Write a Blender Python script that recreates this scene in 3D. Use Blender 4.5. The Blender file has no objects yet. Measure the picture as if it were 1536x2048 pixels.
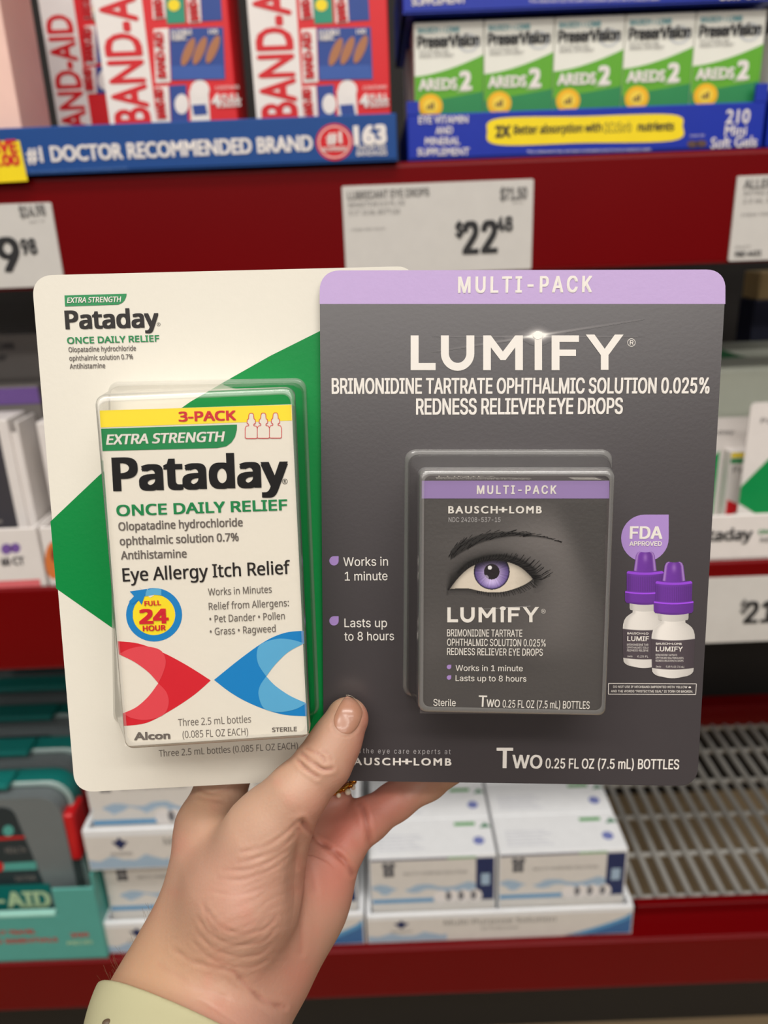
import bpy, bmesh, math, os, random
import numpy as np
from mathutils import Vector, Matrix
from mathutils.geometry import tessellate_polygon

random.seed(7)
SC = bpy.context.scene
COL = SC.collection

# ------------------------------------------------------------------ camera
W, H, F = 1536, 2048, 1550.0
PITCH, ROLL = math.radians(20.0), math.radians(2.2)
CAM = Vector((0, 0, 1.5))
fwd = Vector((0, math.cos(PITCH), -math.sin(PITCH)))
up0 = Vector((0, math.sin(PITCH), math.cos(PITCH)))
rt0 = Vector((1, 0, 0))
RT = rt0 * math.cos(ROLL) - up0 * math.sin(ROLL)
UP = up0 * math.cos(ROLL) + rt0 * math.sin(ROLL)
cd = bpy.data.cameras.new('camera')
cam = bpy.data.objects.new('camera', cd)
COL.objects.link(cam)
M = Matrix((RT, UP, -fwd)).transposed().to_4x4()
M.translation = CAM
cam.matrix_world = M
cd.sensor_fit = 'VERTICAL'
cd.sensor_height = 36.0
cd.lens = F / H * 36.0
cd.clip_start = 0.01
cd.dof.use_dof = True
cd.dof.focus_distance = 0.242
cd.dof.aperture_fstop = (cd.lens) / 2.35
SC.camera = cam

# ------------------------------------------------------------------ world, lights, exposure
SC.view_settings.view_transform = 'Standard'
SC.view_settings.look = 'None'
SC.view_settings.gamma = 1.0
SC.view_settings.use_curve_mapping = False
SC.view_settings.exposure = 0.0
wd = bpy.data.worlds.new('store_air')
SC.world = wd
wd.use_nodes = True
bg = wd.node_tree.nodes['Background']
bg.inputs[0].default_value = (1.0, 0.955, 0.91, 1)
bg.inputs[1].default_value = 0.34


def area(name, loc, sx, sy, power, target, col=(1, 0.955, 0.90)):
    l = bpy.data.lights.new(name, 'AREA')
    l.shape = 'RECTANGLE'
    l.size, l.size_y, l.energy, l.color = sx, sy, power, col
    o = bpy.data.objects.new(name, l)
    COL.objects.link(o)
    o.location = loc
    o.rotation_euler = (Vector(target) - Vector(loc)).to_track_quat('-Z', 'Y').to_euler()
    return o


# rows of ceiling luminaires over the aisle (the shelf faces them)
area('ceiling_light', (0.3, -0.6, 4.6), 3.2, 0.5, 82, (0.3, -0.6, 0))
area('ceiling_light', (-1.2, -2.2, 4.6), 3.0, 0.5, 70, (-1.2, -2.2, 0))
area('ceiling_light', (1.6, -2.6, 4.6), 3.0, 0.5, 62, (1.6, -2.6, 0))
area('ceiling_light', (0, -5.0, 4.6), 8.0, 0.6, 150, (0, -5.0, 0))
area('ceiling_light', (0, -8.0, 4.6), 9.0, 0.6, 300, (0, -8.0, 0))

# ------------------------------------------------------------------ helpers
def ray(px, py):
    return fwd + RT * ((px - W / 2) / F) - UP * ((py - H / 2) / F)


def cp(px, py, d):
    return CAM + ray(px, py) * d


def at(px, py, Y):
    r = ray(px, py)
    return CAM + r * (Y / r.y)


def hz(px, py, z):
    r = ray(px, py)
    return CAM + r * ((z - CAM.z) / r.z)


def atx(px, py, x):
    r = ray(px, py)
    return CAM + r * (x / r.x)


def lin(c):
    return tuple((v / 255 / 12.92 if v / 255 <= 0.04045 else ((v / 255 + 0.055) / 1.055) ** 2.4) for v in c[:3]) + (1,)


_m = {}


def mat(name, rgb, rough=0.5, spec=0.5, metal=0.0, noise=0.05, scale=60, bump=0.0, bscale=300, coat=0.0):
    if name in _m:
        return _m[name]
    m = bpy.data.materials.new(name)
    m.use_nodes = True
    nt = m.node_tree
    p = nt.nodes['Principled BSDF']
    p.inputs['Roughness'].default_value = rough
    p.inputs['Specular IOR Level'].default_value = spec
    p.inputs['Metallic'].default_value = metal
    p.inputs['Coat Weight'].default_value = coat
    p.inputs['Coat Roughness'].default_value = 0.15
    tc = nt.nodes.new('ShaderNodeTexCoord')
    no = nt.nodes.new('ShaderNodeTexNoise')
    no.inputs['Scale'].default_value = scale
    no.inputs['Detail'].default_value = 4
    nt.links.new(tc.outputs['Object'], no.inputs['Vector'])
    cr = nt.nodes.new('ShaderNodeMix')
    cr.data_type = 'RGBA'
    c = lin(rgb)
    cr.inputs[6].default_value = tuple(v * (1 - noise) for v in c[:3]) + (1,)
    cr.inputs[7].default_value = tuple(min(1, v * (1 + noise)) for v in c[:3]) + (1,)
    nt.links.new(no.outputs['Fac'], cr.inputs[0])
    nt.links.new(cr.outputs[2], p.inputs['Base Color'])
    if bump:
        n2 = nt.nodes.new('ShaderNodeTexNoise')
        n2.inputs['Scale'].default_value = bscale
        n2.inputs['Detail'].default_value = 3
        nt.links.new(tc.outputs['Object'], n2.inputs['Vector'])
        b = nt.nodes.new('ShaderNodeBump')
        b.inputs['Strength'].default_value = bump
        b.inputs['Distance'].default_value = 0.001
        nt.links.new(n2.outputs['Fac'], b.inputs['Height'])
        nt.links.new(b.outputs[0], p.inputs['Normal'])
    _m[name] = m
    return m


def vmat(name, rough=0.5, spec=0.5, bump=0.0, bscale=400):
    """material whose colour is the printed picture stored per vertex"""
    if name in _m:
        return _m[name]
    m = mat(name, (128, 128, 128), rough, spec, bump=bump, bscale=bscale)
    nt = m.node_tree
    a = nt.nodes.new('ShaderNodeAttribute')
    a.attribute_name = 'print'
    nt.links.new(a.outputs['Color'], nt.nodes['Principled BSDF'].inputs['Base Color'])
    return m


def clear_plastic(name, tint=(0.97, 0.98, 0.97), rough=0.06, strength=1.0, rim_gleam=0.0):
    if name in _m:
        return _m[name]
    m = bpy.data.materials.new(name)
    m.use_nodes = True
    nt = m.node_tree
    nt.nodes.remove(nt.nodes['Principled BSDF'])
    out = nt.nodes['Material Output']
    tr = nt.nodes.new('ShaderNodeBsdfTransparent')
    tr.inputs[0].default_value = tint + (1,)
    gl = nt.nodes.new('ShaderNodeBsdfGlossy')
    gl.inputs['Roughness'].default_value = rough
    lw = nt.nodes.new('ShaderNodeLayerWeight')
    lw.inputs[0].default_value = .5
    pw_ = nt.nodes.new('ShaderNodeMath')
    pw_.operation = 'POWER'
    pw_.inputs[1].default_value = 4.5
    nt.links.new(lw.outputs['Facing'], pw_.inputs[0])
    fr = nt.nodes.new('ShaderNodeMath')
    fr.operation = 'MULTIPLY_ADD'
    fr.inputs[1].default_value = .8
    fr.inputs[2].default_value = .045
    nt.links.new(pw_.outputs[0], fr.inputs[0])
    tc = nt.nodes.new('ShaderNodeTexCoord')
    no = nt.nodes.new('ShaderNodeTexNoise')
    no.inputs['Scale'].default_value = 90
    nt.links.new(tc.outputs['Object'], no.inputs['Vector'])
    b = nt.nodes.new('ShaderNodeBump')
    b.inputs['Strength'].default_value = 0.12
    b.inputs['Distance'].default_value = 0.001
    nt.links.new(no.outputs['Fac'], b.inputs['Height'])
    nt.links.new(b.outputs[0], gl.inputs['Normal'])
    mx = nt.nodes.new('ShaderNodeMixShader')
    mu = nt.nodes.new('ShaderNodeMath')
    mu.operation = 'MULTIPLY'
    mu.inputs[1].default_value = strength
    mu.use_clamp = True
    nt.links.new(fr.outputs[0], mu.inputs[0])
    nt.links.new(mu.outputs[0], mx.inputs[0])
    if rim_gleam:
        df = nt.nodes.new('ShaderNodeBsdfDiffuse')
        df.inputs[0].default_value = (.9, .89, .85, 1)
        mh = nt.nodes.new('ShaderNodeMixShader')
        mh.inputs[0].default_value = rim_gleam
        nt.links.new(tr.outputs[0], mh.inputs[1])
        nt.links.new(df.outputs[0], mh.inputs[2])
        tr = mh
    nt.links.new(tr.outputs[0], mx.inputs[1])
    nt.links.new(gl.outputs[0], mx.inputs[2])
    nt.links.new(mx.outputs[0], out.inputs['Surface'])
    _m[name] = m
    return m


def link(name, me, m=None, parent=None):
    o = bpy.data.objects.new(name, me)
    COL.objects.link(o)
    if me is not None and m is not None:
        me.materials.append(m)
    if parent is not None:
        o.parent = parent
        o.location = -parent_loc(parent)
    return o


def parent_loc(p):
    v = Vector((0, 0, 0))
    while p is not None:
        v += p.location
        p = p.parent
    return v


def thing(name, label, cat, loc, group=None):
    o = bpy.data.objects.new(name, None)
    o.empty_display_size = 0.02
    COL.objects.link(o)
    o.location = loc
    o['label'], o['category'] = label, cat
    if group:
        o['group'] = group
    return o


def meshpy(name, vs, fs, m=None, parent=None, smooth=False):
    me = bpy.data.meshes.new(name)
    me.from_pydata([tuple(v) for v in vs], [], fs)
    me.update()
    if smooth:
        me.shade_smooth()
    return link(name, me, m, parent)


def bmobj(name, bm, m, parent=None, smooth=False):
    me = bpy.data.meshes.new(name)
    bm.normal_update()
    bm.to_mesh(me)
    bm.free()
    if smooth:
        me.shade_smooth()
    return link(name, me, m, parent)


def addbox(bm, x0, x1, y0, y1, z0, z1, bev=0.0, seg=2):
    t = bmesh.new()
    bmesh.ops.create_cube(t, size=1)
    for v in t.verts:
        v.co = Vector((x0 + (v.co.x + .5) * (x1 - x0), y0 + (v.co.y + .5) * (y1 - y0), z0 + (v.co.z + .5) * (z1 - z0)))
    if bev:
        bmesh.ops.bevel(t, geom=t.edges[:], offset=bev, segments=seg, profile=.5, affect='EDGES')
    me = bpy.data.meshes.new('tmp')
    t.to_mesh(me)
    t.free()
    bm.from_mesh(me)
    bpy.data.meshes.remove(me)


def box(name, x0, x1, y0, y1, z0, z1, m, parent=None, bev=0.0, seg=2):
    bm = bmesh.new()
    addbox(bm, x0, x1, y0, y1, z0, z1, bev, seg)
    return bmobj(name, bm, m, parent)


def dup(root, off, label=None, parent=None):
    c = root.copy()
    COL.objects.link(c)
    if parent is not None:
        c.parent = parent
    else:
        c.location = root.location + Vector(off)
    if label:
        c['label'] = label
    for ch in root.children:
        dup(ch, off, None, c)
    return c


class Surf:
    """a flat printed face: pixel rays of the photograph are measured onto it, print lies a hair above it"""

    def __init__(s, o, u, v):
        s.o, s.u = Vector(o), Vector(u).normalized()
        v = Vector(v)
        s.v = (v - s.u * v.dot(s.u)).normalized()
        s.n = s.u.cross(s.v)

    def uv(s, px, py):
        r = ray(px, py)
        t = (s.o - CAM).dot(s.n) / r.dot(s.n)
        d = CAM + r * t - s.o
        return (d.dot(s.u), d.dot(s.v))

    def P(s, u, v, h=0.0):
        return s.o + s.u * u + s.v * v + s.n * h

    def px(s, x, y, h=0.0):
        return s.P(*s.uv(x, y), h)

    def up(s, h):
        return Surf(s.o + s.n * h, s.u, s.v)


class Ink:
    """collects flat print on one face, per ink colour"""

    def __init__(s, surf, parent, step=0.00006, scale=1):
        s.s, s.par, s.d, s.step = surf, parent, {}, step
        s.sc = scale

    def add(s, name, m, vs2, fs, layer=1):
        k = (name, m.name)
        if k not in s.d:
            s.d[k] = [m, [], []]
        _, V, Fc = s.d[k]
        b = len(V)
        V.extend(s.s.P(a, c, layer * s.step) for a, c in vs2)
        for f in fs:
            a = [vs2[i] for i in f[:3]]
            ar = (a[1][0] - a[0][0]) * (a[2][1] - a[0][1]) - (a[2][0] - a[0][0]) * (a[1][1] - a[0][1])
            f = f if ar >= 0 else tuple(reversed(f))
            Fc.append(tuple(i + b for i in f))

    def faces(s, name, m, pts, Fc, layer):
        # each small face at a hair's own height, so overlapping strokes never share a plane
        for j, f in enumerate(Fc):
            s.add(name, m, [pts[i] for i in f], [tuple(range(len(f)))], layer + (j % 5) * .05)

    def poly(s, pts, m, name='printed_shape', layer=1, raw=False):
        uv = [p if raw else s.s.uv(*p) for p in pts]
        tr = tessellate_polygon([[Vector((a, b, 0)) for a, b in uv]])
        s.add(name, m, uv, [tuple(t) for t in tr], layer)

    def line(s, pts, wpx, m, name='printed_line', layer=1):
        uv = [s.s.uv(*p) for p in pts]
        w = wpx * s.mpp(pts[0]) / 2
        for (a, b), (c, d) in zip(uv[:-1], uv[1:]):
            L = math.hypot(c - a, d - b) or 1e-9
            nx, ny = -(d - b) / L * w, (c - a) / L * w
            s.add(name, m, [(a + nx, b + ny), (a - nx, b - ny), (c - nx, d - ny), (c + nx, d + ny)], [(0, 1, 2, 3)], layer)

    def mpp(s, p):
        a, b = s.s.uv(*p), s.s.uv(p[0] + 10, p[1])
        return math.hypot(a[0] - b[0], a[1] - b[1]) / 10

    def circle(s, c, r, m, name='printed_shape', layer=1, ry=None, n=40, r0=None):
        ry = ry or r
        pts = [(c[0] + r * math.cos(i / n * 2 * math.pi), c[1] + ry * math.sin(i / n * 2 * math.pi)) for i in range(n)]
        if r0 is None:
            s.poly(pts, m, name, layer)
        else:
            q = [(c[0] + r0 * math.cos(i / n * 2 * math.pi), c[1] + r0 * ry / r * math.sin(i / n * 2 * math.pi)) for i in range(n)]
            uv = [s.s.uv(*p) for p in pts + q]
            s.add(name, m, uv, [(i, (i + 1) % n, n + (i + 1) % n, n + i) for i in range(n)], layer)

    def text(s, t, p0, p1, cap, m, font='noto', bold=0.0, shear=0.0, name='lettering', layer=2, vert=None):
        """baseline from pixel p0 to pixel p1, cap height in pixels"""
        V, Fc, w, hgt = glyphs(t, font)
        a, b = s.s.uv(*p0), s.s.uv(*p1)
        ux, uy = (b[0] - a[0]) / w, (b[1] - a[1]) / w
        L = math.hypot(b[0] - a[0], b[1] - a[1])
        k = s.mpp(p0) * cap / hgt
        nx, ny = -(b[1] - a[1]) / L * k, (b[0] - a[0]) / L * k
        offs = [(0, 0)]
        if bold:
            bb = bold * hgt
            sx = k / (L / w)
            offs = [(dx * bb * sx, dy * bb) for dx in (-1, 0, 1) for dy in (-.6, .6)]
        for io, (ox, oy) in enumerate(offs):
            pts = [(a[0] + (x + shear * y + ox) * ux + (y + oy) * nx, a[1] + (x + shear * y + ox) * uy + (y + oy) * ny) for x, y in V]
            s.faces(name, m, pts, Fc, layer + io * .3)

    def done(s):
        for (name, _), (m, V, Fc) in s.d.items():
            meshpy(name, V, Fc, m, s.par)


_f, _g = {}, {}
FD = bpy.utils.system_resource('DATAFILES', path='fonts')
FN = {'inter': 'Inter.woff2', 'noto': 'NotoSansHebrew-Regular.woff2', 'math': 'NotoSansMath-Regular.woff2'}


def conv_winding(txt, font, space):
    """glyph outlines that overlap themselves: triangulate and keep what winds around non-zero"""
    from mathutils.geometry import delaunay_2d_cdt
    c = bpy.data.curves.new('t', 'FONT')
    c.body, c.fill_mode, c.resolution_u, c.space_character = txt, 'NONE', 3, space
    if _f[font]:
        c.font = _f[font]
    o = bpy.data.objects.new('t', c)
    COL.objects.link(o)
    bpy.context.view_layer.update()
    me = bpy.data.meshes.new_from_object(o.evaluated_get(bpy.context.evaluated_depsgraph_get()))
    P = [Vector((v.co.x, v.co.y)) for v in me.vertices]
    E = [tuple(e.vertices) for e in me.edges]
    nxt = []
    for a, b in E:      # outlines are stored in order; the closing edge is written low-high
        nxt.append((a, b) if b == a + 1 else (max(a, b), min(a, b)))
    bpy.data.objects.remove(o)
    bpy.data.curves.remove(c)
    bpy.data.meshes.remove(me)
    vo_, _, fo, _, _, _ = delaunay_2d_cdt(P, E, [], 0, 1e-6)
    X = np.array([(v.x, v.y) for v in vo_])
    T = np.array([f for f in fo if len(f) == 3])
    C = X[T].mean(1)
    A = np.array([P[a] for a, b in nxt])
    B = np.array([P[b] for a, b in nxt])
    wn = np.zeros(len(C), int)
    for (ax_, ay_), (bx_, by_) in zip(A, B):
        left = (bx_ - ax_) * (C[:, 1] - ay_) - (C[:, 0] - ax_) * (by_ - ay_)
        wn += ((ay_ <= C[:, 1]) & (by_ > C[:, 1]) & (left > 0)).astype(int)
        wn -= ((ay_ > C[:, 1]) & (by_ <= C[:, 1]) & (left < 0)).astype(int)
    return [tuple(p) for p in X], [tuple(int(i) for i in t_) for t_ in T[wn != 0]]


def glyphs(t, font):
    if (t, font) in _g:
        return _g[(t, font)]
    base_font, space = (font[:-1], 1.3) if font.endswith('w') else (font, 1.0)
    if font not in _f:
        try:
            _f[font] = bpy.data.fonts.load(os.path.join(FD, FN[base_font]), check_existing=True) if base_font in FN else None
        except Exception:
            _f[font] = None

    def conv(txt):
        c = bpy.data.curves.new('t', 'FONT')
        c.body = txt
        if _f[font]:
            c.font = _f[font]
        c.resolution_u = 3
        c.space_character = space
        o = bpy.data.objects.new('t', c)
        COL.objects.link(o)
        bpy.context.view_layer.update()
        me = bpy.data.meshes.new_from_object(o.evaluated_get(bpy.context.evaluated_depsgraph_get()))
        V = [(v.co.x, v.co.y) for v in me.vertices]
        Fc = [tuple(p.vertices) for p in me.polygons]
        bpy.data.objects.remove(o)
        bpy.data.curves.remove(c)
        bpy.data.meshes.remove(me)
        return V, Fc
    V, Fc = conv(t)
    if base_font == 'inter':
        V, Fc = conv_winding(t, font, space)
    hv, _ = conv('H') if ('#', font) not in _g else (_g[('#', font)], 0)
    _g[('#', font)] = hv
    cap = max(y for _, y in hv)
    x0, x1 = min(x for x, _ in V), max(x for x, _ in V)
    _g[(t, font)] = ([(x - x0, y) for x, y in V], Fc, x1 - x0, cap)
    return _g[(t, font)]


def spline(pts, n=6, closed=False):
    out = []
    N = len(pts)
    for i in range(N if closed else N - 1):
        g = lambda k: pts[k % N] if closed else pts[max(0, min(N - 1, k))]
        a, b, c, d = g(i - 1), g(i), g(i + 1), g(i + 2)
        for j in range(n):
            t = j / n
            out.append(tuple(0.5 * (2 * b[k] + (c[k] - a[k]) * t + (2 * a[k] - 5 * b[k] + 4 * c[k] - d[k]) * t * t + (3 * b[k] - a[k] - 3 * c[k] + d[k]) * t ** 3) for k in range(len(b))))
    if not closed:
        out.append(tuple(pts[-1]))
    return out


def rrect(q, r, n=6):
    """rounded corners for a quad of 2-D points"""
    out = []
    for i in range(4):
        p, a, b = Vector(q[i]), Vector(q[i - 1]), Vector(q[(i + 1) % 4])
        rr = r[i] if isinstance(r, (list, tuple)) else r
        d1, d2 = (a - p).normalized(), (b - p).normalized()
        s, e = p + d1 * rr, p + d2 * rr
        for j in range(n + 1):
            t = j / n
            # near-circular blend
            c = (s * (1 - t) ** 2 + p * (2 * t * (1 - t)) * 0.85 + e * t * t)
            wsum = (1 - t) ** 2 + 2 * t * (1 - t) * 0.85 + t * t
            out.append(tuple(c / wsum))
    return out


def slab(surf, uv, h0, h1, name, m, parent, bev=0.0):
    """an outline on a face given its thickness from h0 to h1"""
    n = len(uv)
    vs = [surf.P(a, b, h1) for a, b in uv] + [surf.P(a, b, h0) for a, b in uv]
    fs = [tuple(range(n)), tuple(reversed(range(n, 2 * n)))] + [(i, i + n, (i + 1) % n + n, (i + 1) % n) for i in range(n)]
    o = meshpy(name, vs, fs, m, parent)
    bm = bmesh.new()
    bm.from_mesh(o.data)
    bmesh.ops.recalc_face_normals(bm, faces=bm.faces[:])
    bm.to_mesh(o.data)
    bm.free()
    return o


# ================================================================== THE SHELVING
YS = 0.85
red = mat('red_painted_steel', (108, 0, 4), 0.35, 0.18, noise=.06, scale=8, bump=.05)
zinc = mat('zinc_wire', (176, 174, 168), 0.4, 0.5, metal=.25)
dark = mat('dark_backing', (36, 33, 31), 0.7, 0.3)
white_tag = mat('white_tag_paper', (206, 203, 198), 0.5, .4)
# sleeve
clear_sleeve = clear_plastic('clear_tag_sleeve', rough=.2, strength=.5)

z_up1, z_up0 = at(768, 327, YS).z, at(768, 553, YS).z
z_md1, z_md0 = at(1480, 1123, YS).z, at(1480, 1284, YS).z
z_lo1, z_lo0 = at(1300, 1881, YS).z, at(1300, 1972, YS).z
XL, XR = -0.95, 0.95
DECK_BACK_W = 1.75
box('floor', -8, 8, -9, 3.2, -0.05, 0, mat('concrete_floor', (160, 138, 106), .45, .5, noise=.12, scale=4, bump=.1, bscale=30))
bpy.data.objects['floor']['kind'] = 'structure'
w = box('wall_front_blocker', -6, 6, -2.1, -2.0, 0, 2.15, mat('unseen_aisle_blocker', (70, 56, 52), .6, noise=.5, scale=6))  # unseen facing aisle, added to block low light and darken card reflections
w['kind'] = 'structure'
w = box('wall_back', -3, 3, DECK_BACK_W, DECK_BACK_W + .1, 0, 4.8, dark)
w['kind'] = 'structure'

rack = thing('shelf_back', 'dark back panel with red rear beams closing the shelves', 'shelving', (0, 1.65, 0))


def beam(z0, z1, label, nm='front_beam'):
    bm = bmesh.new()
    addbox(bm, XL, XR, YS, YS + .03, z0, z1, .004, 3)
    addbox(bm, XL, XR, YS + .0035, YS + .075, z1 - .004, z1 + .001, .001, 1)
    addbox(bm, XL, XR, YS, YS + .05, z0, z0 + .003, .001, 1)
    o = bmobj(nm, bm, red)
    o['label'], o['category'] = label, 'shelf beam'
    return o


beam(z_up0, z_up1, 'red steel front beam of the top shelf, white price tags on it')
beam(z_md0, z_md1, 'red steel front beam of the middle shelf, mostly behind the held packages')
low_beam = beam(z_lo0, z_lo1, 'red steel front beam of the lowest shelf, no price tags')
# raised inner ledge of the lowest beam, visible where the deck is empty
for z in (z_lo1,):
    box('ledge', at(1271, 1850, YS + .045).x, XR, YS + .045, YS + .06, z - .01, z + .018, red, low_beam, .001, 1)
dz_lo = z_lo1 - .006
DECK_BACK = hz(1470, 1446, z_lo1).y
print('DECK_BACK', DECK_BACK)


def wire_mesh(y0, y1):
    bm = bmesh.new()
    bmesh.ops.create_cone(bm, cap_ends=True, segments=8, radius1=.0052, radius2=.0052, depth=y1 - y0)
    bmesh.ops.rotate(bm, verts=bm.verts[:], cent=(0, 0, 0), matrix=Matrix.Rotation(math.pi / 2, 3, 'X'))
    me = bpy.data.meshes.new('wire')
    bm.to_mesh(me)
    bm.free()
    me.materials.append(zinc)
    return me


def deck(z, x0, x1, label, pitch=.0262, cross=.088, y0=YS + .06, y1=DECK_BACK):
    d = thing('wire_deck', label, 'wire shelf', (0, y0, z - .02))
    box('rear_rod', XL, XR, y1 - .004, y1, z - .006, z, zinc, d)
    me = wire_mesh(y0, y1)
    x = x0
    while x < x1:
        o = link('wire', me)
        o.parent = d
        o.location = Vector((x, (y0 + y1) / 2, z)) - parent_loc(d)
        x += pitch
    y = y0 + .03
    mc = bpy.data.meshes.new('cross_wire')
    bm = bmesh.new()
    bmesh.ops.create_cone(bm, cap_ends=True, segments=8, radius1=.0045, radius2=.0045, depth=XR - XL)
    bmesh.ops.rotate(bm, verts=bm.verts[:], cent=(0, 0, 0), matrix=Matrix.Rotation(math.pi / 2, 3, 'Y'))
    bm.to_mesh(mc)
    bm.free()
    mc.materials.append(zinc)
    while y < y1:
        o = link('cross_wire', mc)
        o.parent = d
        o.location = Vector((0, y, z - .008)) - parent_loc(d)
        y += cross
    return d


deck(dz_lo, -.72, XR, 'zinc wire deck of the lowest shelf, bare at the right side')
deck(z_md1 - .006, -.9, XR, 'zinc wire deck of the middle shelf', pitch=.05, cross=.2)
deck(z_up1 - .006, -.9, XR, 'zinc wire deck of the top shelf', pitch=.05, cross=.2)
for x, nm_ in ((XL - .04, 'left'), (XR + .04, 'right')):
    u_ = thing('upright', 'grey steel upright post at the %s end of the shelves' % nm_, 'post', (x, YS + .08, 0))
    box('post', x - .03, x + .03, YS + .04, YS + .12, 0, 2.6, mat('grey_upright', (96, 94, 92), .45), u_, .004)
box('rear_beam', XL, XR, DECK_BACK + .02, DECK_BACK + .06, z_lo1 - .03, z_lo1 + .028, red, rack, .003)
box('rear_beam', XL, XR, DECK_BACK + .02, DECK_BACK + .06, z_md1 - .06, z_md1, red, rack, .003)
box('back_panel', XL, XR, DECK_BACK + .08, DECK_BACK + .09, z_lo0, 2.4, dark, rack)
fk = box('trim_1', XL, XR, YS + .25, YS + .28, 0.0, .1, mat('kick_plate', (40, 38, 36), .5))
fk['kind'] = 'structure'


# ---- price tags on the beams
def tag(quad, label, writer, sfx='price_tag'):
    s = Surf((0, YS - .0025, 1.5), (1, 0, 0), (0, 0, 1))
    uv = [s.uv(*p) for p in quad]
    us, vs_ = [a for a, b in uv], [b for a, b in uv]
    u0, u1 = (uv[0][0] + uv[3][0]) / 2, (uv[1][0] + uv[2][0]) / 2
    v1, v0 = (uv[0][1] + uv[1][1]) / 2, (uv[2][1] + uv[3][1]) / 2
    t = thing(sfx, label, 'price tag', s.P((u0 + u1) / 2, v0))
    slab(s, rrect([(u0, v0), (u1, v0), (u1, v1), (u0, v1)], .002), -.0022, 0, 'card', white_tag, t)
    ink = Ink(s, t, .0002)
    writer(ink)
    ink.done()
    return t


ink_dk = mat('dark_ink', (40, 40, 42), .5)
ink_gr = mat('grey_ink', (120, 118, 116), .5)


def t_mid(k):
    k.text('LUBRICANT EYE DROPS', (696, 399), (858, 391), 14, ink_gr, 'inter', .03)
    k.text('SENSITIVE 0.5 FL OZ', (697, 415), (810, 410), 9, ink_gr, 'inter')
    k.text('5 CT 10 ML BOTTLES', (699, 431), (800, 427), 9, ink_gr, 'inter')
    k.text('ITEM 983 2210', (703, 462), (770, 459), 4, ink_gr, 'inter')
    k.text('$71.50', (1001, 400), (1053, 397), 21, ink_gr, 'inter', .05)
    k.text('per fl oz', (1026, 408), (1046, 407), 4, ink_gr, 'inter')
    k.text('$', (912, 474), (926, 473), 26, ink_dk, 'inter', .05)
    k.text('22', (928, 507), (992, 504), 58, ink_dk, 'inter', .055)
    k.text('48', (994, 463), (1024, 461), 26, ink_dk, 'inter', .06)


def t_left(k):
    k.text('$14.98', (42, 435), (92, 430), 20, ink_gr, 'inter', .05)
    k.text('$', (-70, 520), (-54, 520), 26, ink_dk, 'inter', .05)
    k.text('29', (-50, 545), (44, 541), 62, ink_dk, 'inter', .055)
    k.text('98', (47, 509), (75, 507), 28, ink_dk, 'inter', .06)
    k.text('per ct', (60, 446), (90, 443), 4, ink_gr, 'inter')


def t_right(k):
    k.text('ALLERGY RELIEF', (1487, 377), (1640, 371), 16, ink_gr, 'inter', .04)
    k.text('EXTRA STRENGTH', (1488, 391), (1600, 387), 8, ink_gr, 'inter')
    k.text('2.5 ML 3 CT', (1486, 407), (1560, 404), 8, ink_gr, 'inter')
    k.text('ITEM 980', (1482, 433), (1540, 430), 5, ink_gr, 'inter')
    k.text('0427', (1471, 497), (1500, 496), 5, ink_gr, 'inter')
    k.text('980 4431', (1469, 514), (1522, 511), 10, ink_dk, 'inter', .04)


def t_low(k):
    k.text('$', (1480, 1226), (1493, 1225), 26, ink_gr, 'inter', .05)
    k.text('21', (1488, 1246), (1545, 1243), 46, ink_dk, 'inter', .055)
    k.text('98', (1550, 1222), (1575, 1220), 24, ink_dk, 'inter', .055)


tag([(682, 374), (1068, 356), (1062, 538), (694, 552)], 'white price tag reading 22 dollars 48 on the top red beam', t_mid)
tag([(-290, 420), (103, 404), (128, 572), (-260, 586)], 'white price tag reading 29 and 98 cents, cut by the left picture edge', t_left)
tag([(1475, 352), (1850, 338), (1820, 508), (1457, 523)], 'white price tag on the top red beam, cut by the right picture edge', t_right)
tag([(1400, 1158), (1760, 1144), (1740, 1272), (1405, 1288)], 'white price tag starting with 21 on the middle beam, right of the grey package', t_low)


# ---- trays
def tray(x0, x1, y0, y1, z0, zf, zs, m, parent, th=.003, mname='tray_body', step=None):
    bm = bmesh.new()
    addbox(bm, x0, x1, y0, y0 + th, z0, zf, .001, 1)
    addbox(bm, x0, x1, y1 - th, y1, z0, zs)
    addbox(bm, x0, x1, y0, y1, z0, z0 + .002)
    for a, b in ((x0, x0 + th), (x1 - th, x1)):
        if step:
            addbox(bm, a, b, y0 + th, y0 + step, z0, zf)
            addbox(bm, a, b, y0 + step, y1 - th, z0, zs)
        else:
            addbox(bm, a, b, y0 + th, y1 - th, z0, zs)
    return bmobj(mname, bm, m, parent)


def FS(Y):
    return Surf((0, Y, 1.5), (1, 0, 0), (0, 0, 1))


# ================================================================== TOP SHELF LEFT: adhesive bandage boxes in a blue tray
b_blue = mat('bandage_tray_blue', (8, 70, 142), .4, .5)
b_red = mat('bandage_red', (222, 30, 40), .4, .5)
b_white = mat('print_white', (238, 232, 228), .4, .5)
b_yel = mat('print_yellow', (250, 222, 20), .4)
b_pink = mat('pale_pink_board', (246, 205, 192), .45, .4)
b_navy = mat('print_navy', (40, 72, 150), .4)
b_lblue = mat('print_light_blue', (90, 130, 195), .4)
b_teal = mat('print_teal', (40, 150, 120), .4)
b_tan = mat('print_tan', (176, 116, 78), .4)
b_ink = mat('red_ink', (214, 22, 34), .4)

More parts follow.
